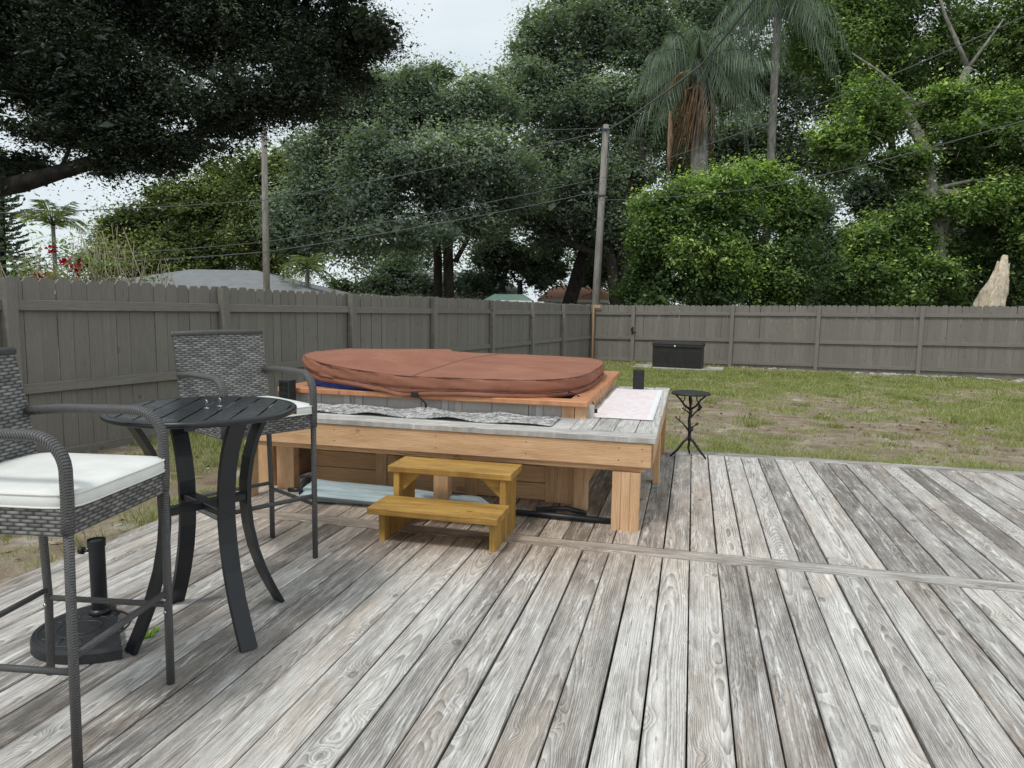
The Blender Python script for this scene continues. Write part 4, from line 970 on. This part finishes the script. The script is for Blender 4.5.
grow('oak_tree', 'tall spreading oak reaching the top of the view behind the utility pole', 'tree', b2, [b2, at(585,250,36), at(590,200,36), at(585,140,36), at(590,80,36)],
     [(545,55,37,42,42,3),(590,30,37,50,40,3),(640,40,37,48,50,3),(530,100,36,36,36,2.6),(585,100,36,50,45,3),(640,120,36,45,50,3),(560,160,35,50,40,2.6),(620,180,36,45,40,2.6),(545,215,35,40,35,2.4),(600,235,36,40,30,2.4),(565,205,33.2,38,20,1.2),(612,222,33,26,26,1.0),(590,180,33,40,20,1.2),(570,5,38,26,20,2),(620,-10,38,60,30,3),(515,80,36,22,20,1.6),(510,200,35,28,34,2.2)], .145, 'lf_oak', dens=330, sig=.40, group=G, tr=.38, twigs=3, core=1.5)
b3 = gb(700, 42)
grow('oak_tree', 'broad dark oak with long bare limbs behind the palms', 'tree', b3, [b3, at(705,250,42), at(700,215,42), at(720,150,42)],
     [(690,60,43,50,60,3.5,-.1),(740,80,43,50,40,3.5,-.1),(800,60,43,50,55,3.5,-.1),(860,90,43,50,60,3.5,-.1),(690,150,42,50,38,3,-.1),(760,140,42,55,36,3,-.1),(830,160,42,45,30,3,-.1),(700,215,42,60,40,3,-.15),(790,215,42,40,20,3,-.15),(720,10,43,70,35,3,-.1),(820,-5,43,80,35,3,-.1)], .18, 'lf_dark', dens=210, sig=.5, group=G, tr=.5, twigs=5, core=.45)
# low dark understorey between trunks
grow('dark_shrub', 'dark shrubs at the foot of the trees beyond the corner of the fence', 'shrub', gb(520, 38), [gb(520,38), at(520,280,38)],
     [(345,288,38,26,8,1.2,-.2),(425,286,38,20,10,1.2,-.2),(470,284,38,22,12,1.3,-.2),(395,270,38,18,14,1.3,-.2),(380,285,38,24,14,1.5,-.15),(500,262,39,32,34,2,-.15),(540,270,39,30,28,2,-.15),(600,262,39,34,30,2,-.15),(400,262,40,20,12,2,-.15)], .17, 'lf_dark', dens=230, sig=.4, group=G, limbs=False)
bt = MB()
# second trunk of the twin oak and thick dark trunk by the pole
def bare_trunk(name, label, pts, rads, barkm='bark', extra=()):
    base = Vector(pts[0]); root = thing(name, label, 'tree', tuple(base), 0, G); b = MB(); b.tube([Vector(p)-base for p in pts], rads, 12)
    for e, r_ in extra: b.tube([Vector(p)-base for p in e], r_, 8)
    b.build('trunk', M[barkm], root); return root
r_ = bare_trunk('oak_tree', 'slim dark trunk just left of the twin trunk oak', [gb(438,31.5), at(438,255,31.5), at(433,220,31.5)], [.24,.18,.14], extra=[([at(455,262,31), at(470,235,31), at(480,215,31)], [.12,.09,.05])])
P, T_, O = lobe_points(at(435,205,31.5), (2.0,1.6,1.0), 60, 28, .35); leaves('crown', P, .125, T_, M['lf_oak'], r_)
r_ = bare_trunk('banyan_tree', 'massive dark ribbed trunk right of the leaning utility pole', [gb(635,34), at(628,270,34), at(618,235,34), at(605,200,34), at(600,170,34)], [.5,.46,.48,.4,.25],
    extra=[([gb(645,33.5), at(640,262,33.6), at(625,225,33.6), at(615,190,33.8)], [.22,.2,.2,.12]), ([gb(620,33.5), at(612,262,33.6), at(603,230,33.6)], [.3,.26,.2]), ([at(620,262,33.8), at(560,240,34), at(520,215,34), at(480,190,34.5)], [.22,.16,.12,.05]), ([at(620,200,34), at(640,170,34), at(642,140,34), at(615,138,34)], [.3,.22,.18,.10]), ([at(600,200,34), at(550,170,35), at(520,130,35)], [.3,.2,.08])])
P, T_, O = lobe_points(at(610,150,34.5), (2.4,1.8,1.4), 90, 26, .38); leaves('crown', P, .14, T_-.1, M['lf_dark'], r_)

# bright green tree just behind the back fence
b4 = gb(725, 24.2)
grow('bushy_tree', 'rounded bright green bushy tree just behind the back fence', 'tree', b4, [b4, at(722,270,24.2), at(720,230,24.2)],
     [(668,222,24,30,30,1.2,.05),(700,205,24,30,26,1.2,.12),(730,208,23.8,34,32,1.3,.0),(765,195,24,32,26,1.3,.1),(793,218,24,24,32,1.1,-.05),(658,262,24,30,32,1.2,-.12),(700,255,23.5,36,34,1.3,-.05),(745,262,23.5,34,38,1.3,-.12),(785,262,24,30,34,1.3,-.1),(742,182,24.4,18,18,.9,.2),(772,176,24.4,18,13,.8,.2),(695,186,24.4,16,12,.8,.2),(645,205,24.3,14,12,.7,.2),(722,180,24.4,8,14,.5,.2),(802,195,24.2,10,14,.6,.1),(676,196,24.2,12,10,.5,.2),(655,292,24,34,22,1.2,-.2),(770,292,24,46,22,1.2,-.2),(712,295,23.7,40,20,1.2,-.2),(636,240,24.2,10,16,.6,.1)], .105, 'lf_bright', dens=650, sig=.24, group=G, shell=.5, per=24, tr=.12, aspect=.5)
# right-hand jungle: several trees
b5 = gb(940, 25)
grow('ficus_tree', 'tall vine covered tree with pale bare limbs at the right', 'tree', b5, [b5, at(936,250,25), at(930,190,25), at(925,150,25.3), at(905,110,25.5)],
     [(850,140,25,36,26,1.4,.1),(880,110,25,36,30,1.4,.1),(930,120,25.5,34,28,1.5),(905,165,24.8,38,24,1.3,.05),(970,150,25,34,40,1.5),(1010,120,25,36,36,1.5),(985,205,24.6,36,26,1.3,.05),(1020,190,24.6,30,36,1.3),(920,205,24.8,22,18,1.0),(835,150,24.8,22,14,1,.12),(955,100,25,26,20,1,.1),(1060,160,25,50,70,1.8),(1050,230,24.5,40,50,1.5)], .125, 'lf_bright', barkm='bark_grey', dens=400, sig=.27, group=G, shell=.5, tr=.34, per=24, twigs=3, aspect=.5, core=.8)
b6 = gb(900, 33)
grow('tall_tree', 'tall mid green tree filling the top right behind the pale limbs', 'tree', b6, [b6, at(896,200,33), at(890,120,33), at(880,60,33)],
     [(815,35,32,34,40,2,.1),(860,20,32,40,40,2.2,.08),(905,45,33,34,34,2.2),(960,30,33,45,40,2.4,-.05),(1010,50,33,40,50,2.4),(840,75,32,30,30,1.8,.1),(890,85,33,28,24,1.8),(985,95,34,40,24,2),(900,-15,33,90,35,3),(1060,40,33,60,70,3),(940,75,34,36,30,2)], .145, 'lf_mid', dens=260, sig=.38, group=G, tr=.22, per=24, twigs=4, core=.35)
b7 = gb(905, 24.5)
grow('shrub', 'mid green shrub behind the fence between the bushy tree and the log', 'shrub', b7, [b7, at(905,285,24.5)],
     [(858,238,24.8,14,12,.9,.1),(882,222,24.6,13,11,.9,.1),(875,262,24.3,24,20,1.1,.05),(870,250,24.5,26,26,1.1),(905,240,24.6,28,32,1.2,.05),(890,285,24.3,40,22,1.1),(930,280,24.3,30,24,1.1),(850,285,24.6,24,20,1.0,-.05),(915,215,24.8,20,16,.9,.1)], .12, 'lf_bright', dens=560, sig=.24, group=G, tr=.08, per=24, limbs=False, aspect=.5)
grow('shrub', 'dark vine clad bushes around the broken log at far right', 'shrub', gb(1000, 26), [gb(1000,26), at(1000,285,26)],
     [(985,215,26,30,16,1.0,.1),(1005,180,26,26,18,1.0,.1),(950,270,25.8,22,22,.9,.05),(975,255,26.2,34,30,1.2,-.05),(1010,245,26.2,36,40,1.2),(960,290,25.6,30,20,1,-.1),(1030,285,25,30,26,1),(1060,270,25,50,50,1.2)], .12, 'lf_mid', dens=480, sig=.25, group=G, tr=.08, limbs=False, per=24)
grow('dark_shrub', 'dark green bushes in the gap right of the bright bushy tree', 'shrub', gb(830, 30), [gb(830,30), at(830,285,30)],
     [(872,205,31,24,34,1.4,-.1),(905,190,31.5,26,36,1.4,-.1),(940,200,31.5,30,36,1.4,-.1),(815,215,31,16,30,1.3,-.1),(820,260,30,26,36,1.3,-.1),(880,300,29,50,14,1.2,-.1),(950,300,29,50,14,1.2,-.1),(1020,300,29,50,14,1.2,-.1),(1080,290,29,50,24,1.2,-.1),(850,268,31,26,34,1.3,-.15),(880,270,31,30,40,1.3,-.15),(820,295,29,36,16,1.2,-.1),(950,250,31,45,50,1.4,-.15),(1010,230,31,50,60,1.4,-.15)], .15, 'lf_dark', dens=320, sig=.34, group=G, tr=.1, limbs=False)
# pale bare trunks of the right-hand jungle
bare = bare_trunk('bare_tree', 'bare pale grey forked tree rising through the leaves at right', [gb(948,26.5), at(945,230,26.5), at(950,150,26.5), at(958,90,26.5), at(968,68,26.5)], [.26,.24,.2,.15,.12], 'bark_grey',
    extra=[([at(968,68,26.5), at(956,40,26.5), at(945,15,26.5), at(938,-10,26.5)], [.10,.08,.06,.04]), ([at(968,68,26.5), at(985,45,26.5), at(1003,20,26.5)], [.08,.05,.03]), ([at(925,130,25.6), at(915,105,25.5), at(898,88,25.4), at(880,72,25.4), at(852,53,25.4)], [.10,.08,.06,.05,.02]), ([at(925,130,25.6), at(945,160,26), at(948,190,26)], [.10,.12,.14]), ([at(985,150,26), at(984,190,26), at(976,240,26)], [.09,.11,.12])])
lg = thing('broken_log', 'pale split broken tree trunk leaning up behind the fence at far right', 'log', tuple(at(985, 322, 23.6)))
for q, (dx, w, top_, dy) in enumerate(((-.30,.50,(996,272),0),(-.08,.62,(1001,262),.10),(.16,.56,(1006,256),-.04),(.34,.36,(1009,264),.14),(-.48,.30,(989,284),.12),(.05,.6,(1004,268),.25))):
    b = MB(); p0 = at(986, 322, 23.6)+Vector((dx, dy, 0)); p1 = at(top_[0], top_[1], 23.6+dy); vs, gs, fs = [], [], []
    for i_ in range(9):
        u = i_/8; c = p0.lerp(p1, u)+Vector((.03*math.sin(u*9+q), 0, 0)); ww = w*(1-.66*u**1.9)*.5
        for k in range(10):
            a = 2*math.pi*k/10; f = 1+.2*math.sin(k*2.7+q+u*2)+.1*math.sin(u*23+k); vs.append(c+Vector((math.cos(a)*ww*f, math.sin(a)*ww*.45*f, .05*math.sin(k*4+q)*(i_ == 8)))); gs.append((u, a, 0))
    for i_ in range(8):
        for k in range(10): k2 = (k+1) % 10; fs.append((i_*10+k, i_*10+k2, (i_+1)*10+k2, (i_+1)*10+k))
    fs += [tuple(range(10))[::-1], tuple(80+k for k in range(10))]
    b.add(vs, fs, gs); o = b.build('split_slab', M['brokenwood'], lg); o.location = -lg.location

# ------------------------------------------------------------------ palms
def frond(C, base, az, el, L, droop, n=26, ll=.5, lw=.05, hang=.6):
    """leaflets of one frond appended to C (list of quads)"""
    d = Vector((math.cos(az), math.sin(az), 0)); pts = []
    for i in range(n+1):
        u = i/n; r_ = L*u; pts.append(base + d*(r_*math.cos(el)*(1-.18*u*u*droop)) + Vector((0,0,r_*math.sin(el)-droop*L*.55*u*u)))
    for i in range(2, n+1):
        p = pts[i]; tn = (pts[i]-pts[i-1]).normalized(); sd = tn.cross(Vector((0,0,1))); sd = sd.normalized() if sd.length > .1 else Vector((1,0,0))
        l = ll*(math.sin(math.pi*min(1, i/n*.85+.13))**.6)
        for s in (-1, 1):
            dirn = (sd*s*.8+tn*.55+Vector((0,0,-hang*random.uniform(.5,1.4)))).normalized(); e = p+dirn*l*random.uniform(.8,1.15); w = tn*lw/2; m_ = p.lerp(e, .5)+Vector((0,0,.03*l))
            C.append((p-w*.5, m_-w, e, m_+w))
    return pts
def palm(name, label, base, top, tr, nf, L, ll, mat='lf_palm', barkm='bark_palm', droop=1.0, lw=.05, hang=.6, boots=None, elr=(-.3, 1.2)):
    root = thing(name, label, 'palm tree', tuple(base), 0, G); Q = []; rb = MB()
    for k in range(nf):
        az = k*2.399+random.uniform(-.2,.2); el = elr[0]+(elr[1]-elr[0])*((k+.5)/nf); pts = frond(Q, top, az, el, L*random.uniform(.85,1.1), droop*random.uniform(.7,1.2), ll=ll, lw=lw, hang=hang)
        rb.tube([p-base for p in pts[::4]], [.03*(1-.13*i)*max(1, L/2.5)*.8 for i in range(len(pts[::4]))], 5)
    V = np.array([[tuple(v) for v in q] for q in Q]).reshape(-1, 3); n = len(Q); k = np.arange(n)*4
    o = np_mesh('frond_crown', V, np.stack([k, k+1, k+2, k+3], 1), M[mat], [('v', 'FACE', np.clip(rng.normal(.45, .2, n), 0, 1))]); o.parent = root; o.location = -root.location
    rb.build('frond_stem', M[mat], root)
    b = MB(); mid_ = base.lerp(top, .5)+Vector((random.uniform(-.1,.1),0,0)); b.tube([Vector((0,0,0)), mid_-base, top-base], [tr*1.15, tr, tr*.85], 12); b.build('trunk', M[barkm], root)
    return root
tpb, tpt = gb(697, 29), at(699, 62, 29)
pr_ = palm('palm_tree', 'shaggy palm with hanging brown dead fronds above the bushy tree', tpb, tpt, .36, 44, 3.7, 1.35, droop=1.15, hang=2.2, lw=.05, elr=(-.5, 1.35))
b = MB()
for k in range(80):     # dead skirt
    a = random.uniform(0, 6.28); z0 = random.uniform(.2, 1.6); l = random.uniform(1.3, 3.0); r0 = .33; p0 = tpt-tpb+Vector((r0*math.cos(a), r0*math.sin(a), -z0)); w = random.uniform(.06,.17)
    b.tube([p0, p0+Vector((.3*math.cos(a), .3*math.sin(a), -l*.4)), p0+Vector((.55*math.cos(a)-.15, .55*math.sin(a), -l))], [w*.5, w, w*.2], 5, ry=.02)
b.tube([tpt-tpb+Vector((-1.05,-.1,-1.9)), tpt-tpb+Vector((-1.0,-.1,-3.0)), tpt-tpb+Vector((-1.05,-.1,-4.6))], [.07,.14,.04], 6)
for k in range(3):
    b.tube([tpt-tpb+Vector((0,-.4,-1)), tpt-tpb+Vector((-.45+.3*k,-.5,-1.2)), tpt-tpb+Vector((-.5+.4*k,-.5,-2.6))], [.05,.05,.02], 5)
b.build('dead_frond_skirt', M['boots'], pr_)
b = MB(); q = at(678, 78, 28.6)-tpb; b.tube([q+Vector((.5,0,.25)), q+Vector((.0,0,.1)), q+Vector((-.25,0,-.3)), q+Vector((-.3,0,-.6))], [.05,.2,.24,.05], 8, ry=.08)
t_ = NT('orange_tan_palm_sheath'); pz = t_.noise(t_.pos(), 6, 3, .6); t_.bsdf(t_.mix(pz, (.42,.25,.11), (.62,.42,.22)), .7); b.build('dead_sheath', t_.m, pr_)
palm('palm_tree', 'slender grey palm with high drooping crown left of the bright treetop', gb(762, 30), at(778, 2, 30), .17, 38, 3.7, 1.2, droop=1.2, hang=2.2, lw=.05, elr=(-.6, 1.3))
r_ = palm('palm_tree', 'small feathery palm in the distance below the overhanging limb', gb(53, 30), at(53, 226, 30), .09, 13, 2.3, .62, mat='lf_olive', droop=.95, hang=.5, lw=.05, elr=(.45, 1.4))
palm('palm_tree', 'low fan palm behind the house roof at the first utility pole', gb(308, 24), at(308, 268, 24), .07, 12, 1.3, .45, mat='lf_olive', droop=1.0, hang=.4, lw=.04)
# norfolk pine
nbp = gb(2, 36); root = thing('norfolk_pine', 'tiered norfolk pine against the sky at the far left', 'tree', tuple(nbp), 0, G); Q = []; b = MB()
top = at(2, 150, 36); b.tube([Vector((0,0,0)), top-nbp], [.2,.05], 8)
H_ = (top-nbp).length
for k in range(22):
    z = H_*(.12+.86*k/22); L = 2.3*(1-.78*k/22)
    L0_ = L
    for j in range(9):
        L = L0_; a = j*2*math.pi/9+k*.35; d = Vector((math.cos(a), math.sin(a), 0)); p0 = Vector((0,0,z)); L *= random.uniform(.75,1.1); pts = [p0, p0+d*L*.5+Vector((0,0,-.06)), p0+d*L+Vector((0,0,.30))]; b.tube(pts, [.03,.02,.01], 4)
        for i in range(34):
            u = random.uniform(.12, 1); c = p0+d*L*u+Vector((0,0,-.12*math.sin(u*3)+.30*u*u)); sd = Vector((-d.y, d.x, 0)); e = c+sd*random.choice((-1,1))*random.uniform(.10,.26)+d*.08+Vector((0,0,random.uniform(0,.10))); w = d*.035; Q.append((c-w, e-w*.6, e+w*.6, c+w)); Q.append((c-Vector((0,0,.03)), e-Vector((0,0,.03)), e+Vector((0,0,.035)), c+Vector((0,0,.03))))
b.build('trunk', M['bark'], root)
V = np.array([[tuple(v) for v in q] for q in Q]).reshape(-1, 3); n = len(Q); k = np.arange(n)*4
o = np_mesh('crown', V, np.stack([k,k+1,k+2,k+3],1), M['lf_dark'], [('v','FACE',np.clip(rng.normal(.3,.2,n),0,1))]); o.parent = root
# bougainvillea and twiggy shrubs behind the left fence
def twiggy(name, label, cat, lobes, base, mats, stems, leafsize, dens, flower=None):
    root = thing(name, label, cat, tuple(base), 0); b = MB()
    for k in range(stems):
        px, py, d, rx, ry, rz = random.choice(lobes)[:6]; e = at(px+random.uniform(-rx,rx), py+random.uniform(-ry,ry*.3), d+random.uniform(-rz,rz)); s = Vector((e.x+random.uniform(-.4,.4), e.y+random.uniform(-.2,.2), .6)); m_ = s.lerp(e, .6)+Vector((random.uniform(-.2,.2),0,.05))
        b.tube([s-base, m_-base, e-base], [.011,.008,.003], 4)
    b.build('stems', M['straw'], root)
    for mt, frac, sz_, nm in mats:
        Cs, Ts_ = [], []
        for lb in lobes:
            px, py, d, rx, ry, rz = lb[:6]; c = at(px, py, d); r_ = (rx*d/F, rz, ry*d/F); n = int(math.pi*r_[0]*r_[2]*dens*frac); P, T_, O = lobe_points(c, r_, max(3, n//10), 10, .09, .2); Cs.append(P); Ts_.append(T_)
        leaves(nm, np.concatenate(Cs), sz_, np.concatenate(Ts_), M[mt], root, .5)
    if flower:
        for (px, py, d, s) in flower:
            C_ = np.array(at(px, py, d))+rng.normal(0, s*.8, (38, 3)); leaves('flower_cluster', C_, .042, rng.uniform(0,1,len(C_)), M['lf_flower'], root, .8)
    return root
twiggy('bougainvillea', 'bougainvillea with magenta red flowers over the left fence', 'flowering shrub', [(15,265,8.5,25,20,.4),(55,255,8.7,35,24,.5),(95,262,8.8,28,20,.4),(40,275,8.4,50,12,.3)], Vector((-7.6,6.4,-.15)), [('lf_dry',.35,.05,'dry_leaves'),('lf_mid',.6,.05,'leaves')], 45, .05, 900,
       flower=[(48,276,8.5,.05),(38,277,8.5,.04),(75,268,8.6,.045),(52,250,8.7,.04),(65,262,8.6,.03)])
twiggy('twiggy_shrub', 'straw coloured twiggy shrub rising over the left fence', 'shrub', [(120,262,9.3,30,22,.4),(150,272,9.6,30,16,.4),(100,245,9.4,26,22,.4)], Vector((-7.3,7.4,-.15)), [('lf_dry',.5,.05,'dry_leaves'),('lf_olive',.5,.05,'leaves')], 70, .05, 700)

# ------------------------------------------------------------------ utility poles and wires
def pole(label, foot, top, r0, r1):
    root = thing('utility_pole', label, 'utility pole', tuple(foot), 0, 'wooden utility poles'); b = MB(); b.tube([Vector((0,0,-.3)), (top-foot)*.5, top-foot], [r0, (r0+r1)/2, r1], 14); b.build('shaft', M['pole'], root); return root, top
p1f = gb(594, 22.9); p1r, p1t = pole('tall leaning wooden utility pole at the far corner of the fences', p1f, at(606, 125, 22.9), .135, .095)
b = MB(); u = (p1t-p1f)
for f_, w in ((.98, .03), (.70, .035)): c = u*f_; b.tube([c+Vector((-.12,-.11,0)), c+Vector((.12,-.11,0))], w, 8)
b.tube([u*.985+Vector((.12,-.08,0)), u*.9+Vector((.16,-.1,0)), u*.6+Vector((.10,-.12,0)), u*.25+Vector((.13,-.12,0))], .012, 6)
b.build('bracket', M['wire'], p1r)
p2f = gb(266, 19.5, 290); p2r, p2t = pole('straight wooden utility pole behind the left fence', p2f, at(264, 126, 19.5), .10, .075)
def wire(label, pts, r=.012):
    ps = [at(*p) for p in pts]; n = 24; out = []
    for a_, b_ in zip(ps[:-1], ps[1:]):
        for i in range(n+(b_ is ps[-1])):
            u = i/n; q = a_.lerp(b_, u); q.z -= .03*(a_-b_).length*u*(1-u)*1.2; out.append(q)
    b = MB(); b.tube(out, r, 5); tag(b.build('overhead_wire', M['wire']), label, 'wire', 'overhead wires')
wire('highest thin wire from the left tree past both pole tops', [(-60,103,18),(264,128,19.5),(604,128,22.8)], .009)
wire('wire from the leaning pole top sloping down to the left', [(-60,214,17),(265,200,19.4),(604,131,22.8)], .012)
wire('middle wire sloping left from the leaning pole, upper of two low ones', [(-60,262,17),(265,242,19.4),(600,178,22.8)], .010)
wire('lowest wire sloping left from the leaning pole across the trees', [(-60,268,17),(265,252,19.4),(599,191,22.8)], .013)
wire('thick bundled cable rising from the leaning pole to the top of the view', [(606,131,22.8),(700,66,15),(790,-50,9)], .022)
wire('thin wire from the pole crossing in front of the treetops at right', [(602,178,22.8),(784,117,17),(1090,-14,9)], .010)
wire('long pale wire from the pole across the right hand trees', [(600,200,22.8),(760,188,17),(1080,104,8.5)], .009)

# ------------------------------------------------------------------ buildings beyond the fence
def gable(name, label, cat, cpx, d, w, dp, zw, zr, wallm, roofm, rz=0, windows=2, hip=.0, ov=.35):
    c = at(cpx, 300, d); g0 = float(gz(c.x, c.y)); root = thing(name, label, cat, (c.x, c.y, g0), rz)
    H = zw-g0; HR = zr-g0; b = MB(); b.box((0, 0, H/2), (w, dp, H), ch=.01); b.build('wall', M[wallm], root)
    x, y = w/2+ov, dp/2+ov; q = x-hip; vs = [(-x,-y,H),(x,-y,H),(x,y,H),(-x,y,H),(-q,0,HR),(q,0,HR)]; vs += [(v[0],v[1],v[2]-.12) for v in vs[:4]]
    b = MB(); b.add(vs, [(0,1,5,4),(1,2,5),(2,3,4,5),(3,0,4),(6,7,1,0),(7,8,2,1),(8,9,3,2),(9,6,0,3),(9,8,7,6)], [(v[0],v[1],v[2]) for v in vs]); b.build('roof', M[roofm], root)
    b = MB(); b.box((0, -y-.01, H-.07), (2*x, .03, .15)); b.build('fascia', M['white'], root)
    for k in range(windows):
        xx = -w/2+w*(k+.5)/windows; b = MB(); b.box((xx, -dp/2-.02, H-.9), (1.3, .05, .95)); wn = b.build('window', M['white'], root); b = MB(); b.box((xx, -dp/2-.05, H-.9), (1.15, .02, .8)); b.build('pane', M['glass'], wn)
    return root
gable('house', 'low white house with pale grey hipped roof behind the left fence', 'house', 225, 26, 7.6, 6, 1.50, 2.30, 'white', 'roof', R(16), 3, 3.0)
gable('house', 'white house wall glimpsed between trunks beyond the corner', 'house', 440, 44, 9.5, 6, 1.9, 3.0, 'white', 'roof', R(10), 3, 2)
gable('garden_shed', 'small shed with dull green gabled roof left of the leaning pole', 'shed', 509, 27, 1.5, 1.5, 1.36, 1.60, 'cream', 'green', R(10), 0, .35, .15)
gable('house', 'terracotta roofed house far behind the leaning pole', 'house', 577, 42, 3.6, 4, 1.45, 2.25, 'cream', 'terracotta', R(8), 1, .8)
b = MB(); b.box((0,0,0), (.9,.05,.5)); tag(b.build('awning', M['teal'], loc=at(578, 283, 41)), 'small turquoise panel above the terracotta roof', 'awning')

# ------------------------------------------------------------------ distant treeline
for i, (px, py, d, rx, ry, lab) in enumerate(((60,285,60,70,12,'low hazy treeline at the far left'),(400,250,62,80,45,'dark wood far behind the twin trunk oak'),(650,262,62,110,45,'dark wood far behind the leaning pole'),(900,268,62,130,34,'dark wood far behind the right hand trees'),(230,262,64,110,30,'dark wood far behind the grey roofed house'))):
    c = at(px, py, d); P, T_, O = lobe_points(c, (rx*d/F, 3, ry*d/F), int(rx*ry*.09)+60, 26, .9, .2); ok = P[:,2] > -.5
    o = leaves('far_wood', P[ok], .34, T_[ok]-.12, M['lf_dark']); tag(o, lab, 'wood', kind='stuff')

# ------------------------------------------------------------------ light
w = bpy.data.worlds.new('World'); scn.world = w; w.use_nodes = True; nt = w.node_tree; nt.nodes.clear()
SEL, SAZ = R(58), R(200)
sky = nt.nodes.new('ShaderNodeTexSky'); sky.sky_type = 'NISHITA'; sky.sun_disc = False; sky.sun_elevation = SEL; sky.sun_rotation = SAZ
tc = nt.nodes.new('ShaderNodeTexCoord'); mp = nt.nodes.new('ShaderNodeMapping'); mp.inputs['Scale'].default_value = (1, 1, 3.2); nt.links.new(tc.outputs['Generated'], mp.inputs[0])
nz = nt.nodes.new('ShaderNodeTexNoise'); nz.inputs['Scale'].default_value = 2.2; nz.inputs['Detail'].default_value = 7; nz.inputs['Roughness'].default_value = .58; nt.links.new(mp.outputs[0], nz.inputs[0])
cr = nt.nodes.new('ShaderNodeValToRGB'); cr.color_ramp.elements[0].position = .33; cr.color_ramp.elements[0].color = (6.4,7.2,7.6,1); cr.color_ramp.elements[1].position = .68; cr.color_ramp.elements[1].color = (8.2,8.8,9.0,1); nt.links.new(nz.outputs[0], cr.inputs[0])
mx = nt.nodes.new('ShaderNodeMix'); mx.data_type = 'RGBA'; mx.inputs[0].default_value = .88; nt.links.new(sky.outputs[0], mx.inputs[6]); nt.links.new(cr.outputs[0], mx.inputs[7])
bg = nt.nodes.new('ShaderNodeBackground'); bg.inputs[1].default_value = .118; nt.links.new(mx.outputs[2], bg.inputs[0]); wo = nt.nodes.new('ShaderNodeOutputWorld'); nt.links.new(bg.outputs[0], wo.inputs[0])
sl = bpy.data.lights.new('sun', 'SUN'); sl.energy = 1.7; sl.angle = R(9); sl.color = (1, .97, .92); so = bpy.data.objects.new('sun', sl); COL.objects.link(so)
sdv = Vector((math.sin(SAZ)*math.cos(SEL), math.cos(SAZ)*math.cos(SEL), math.sin(SEL))); so.rotation_euler = sdv.to_track_quat('Z', 'Y').to_euler()
scn.view_settings.view_transform = 'Standard'; scn.view_settings.look = 'None'; scn.view_settings.exposure = 0
scn.render.engine = 'CYCLES'; scn.cycles.max_bounces = 4; scn.cycles.diffuse_bounces = 3; scn.cycles.transparent_max_bounces = 4
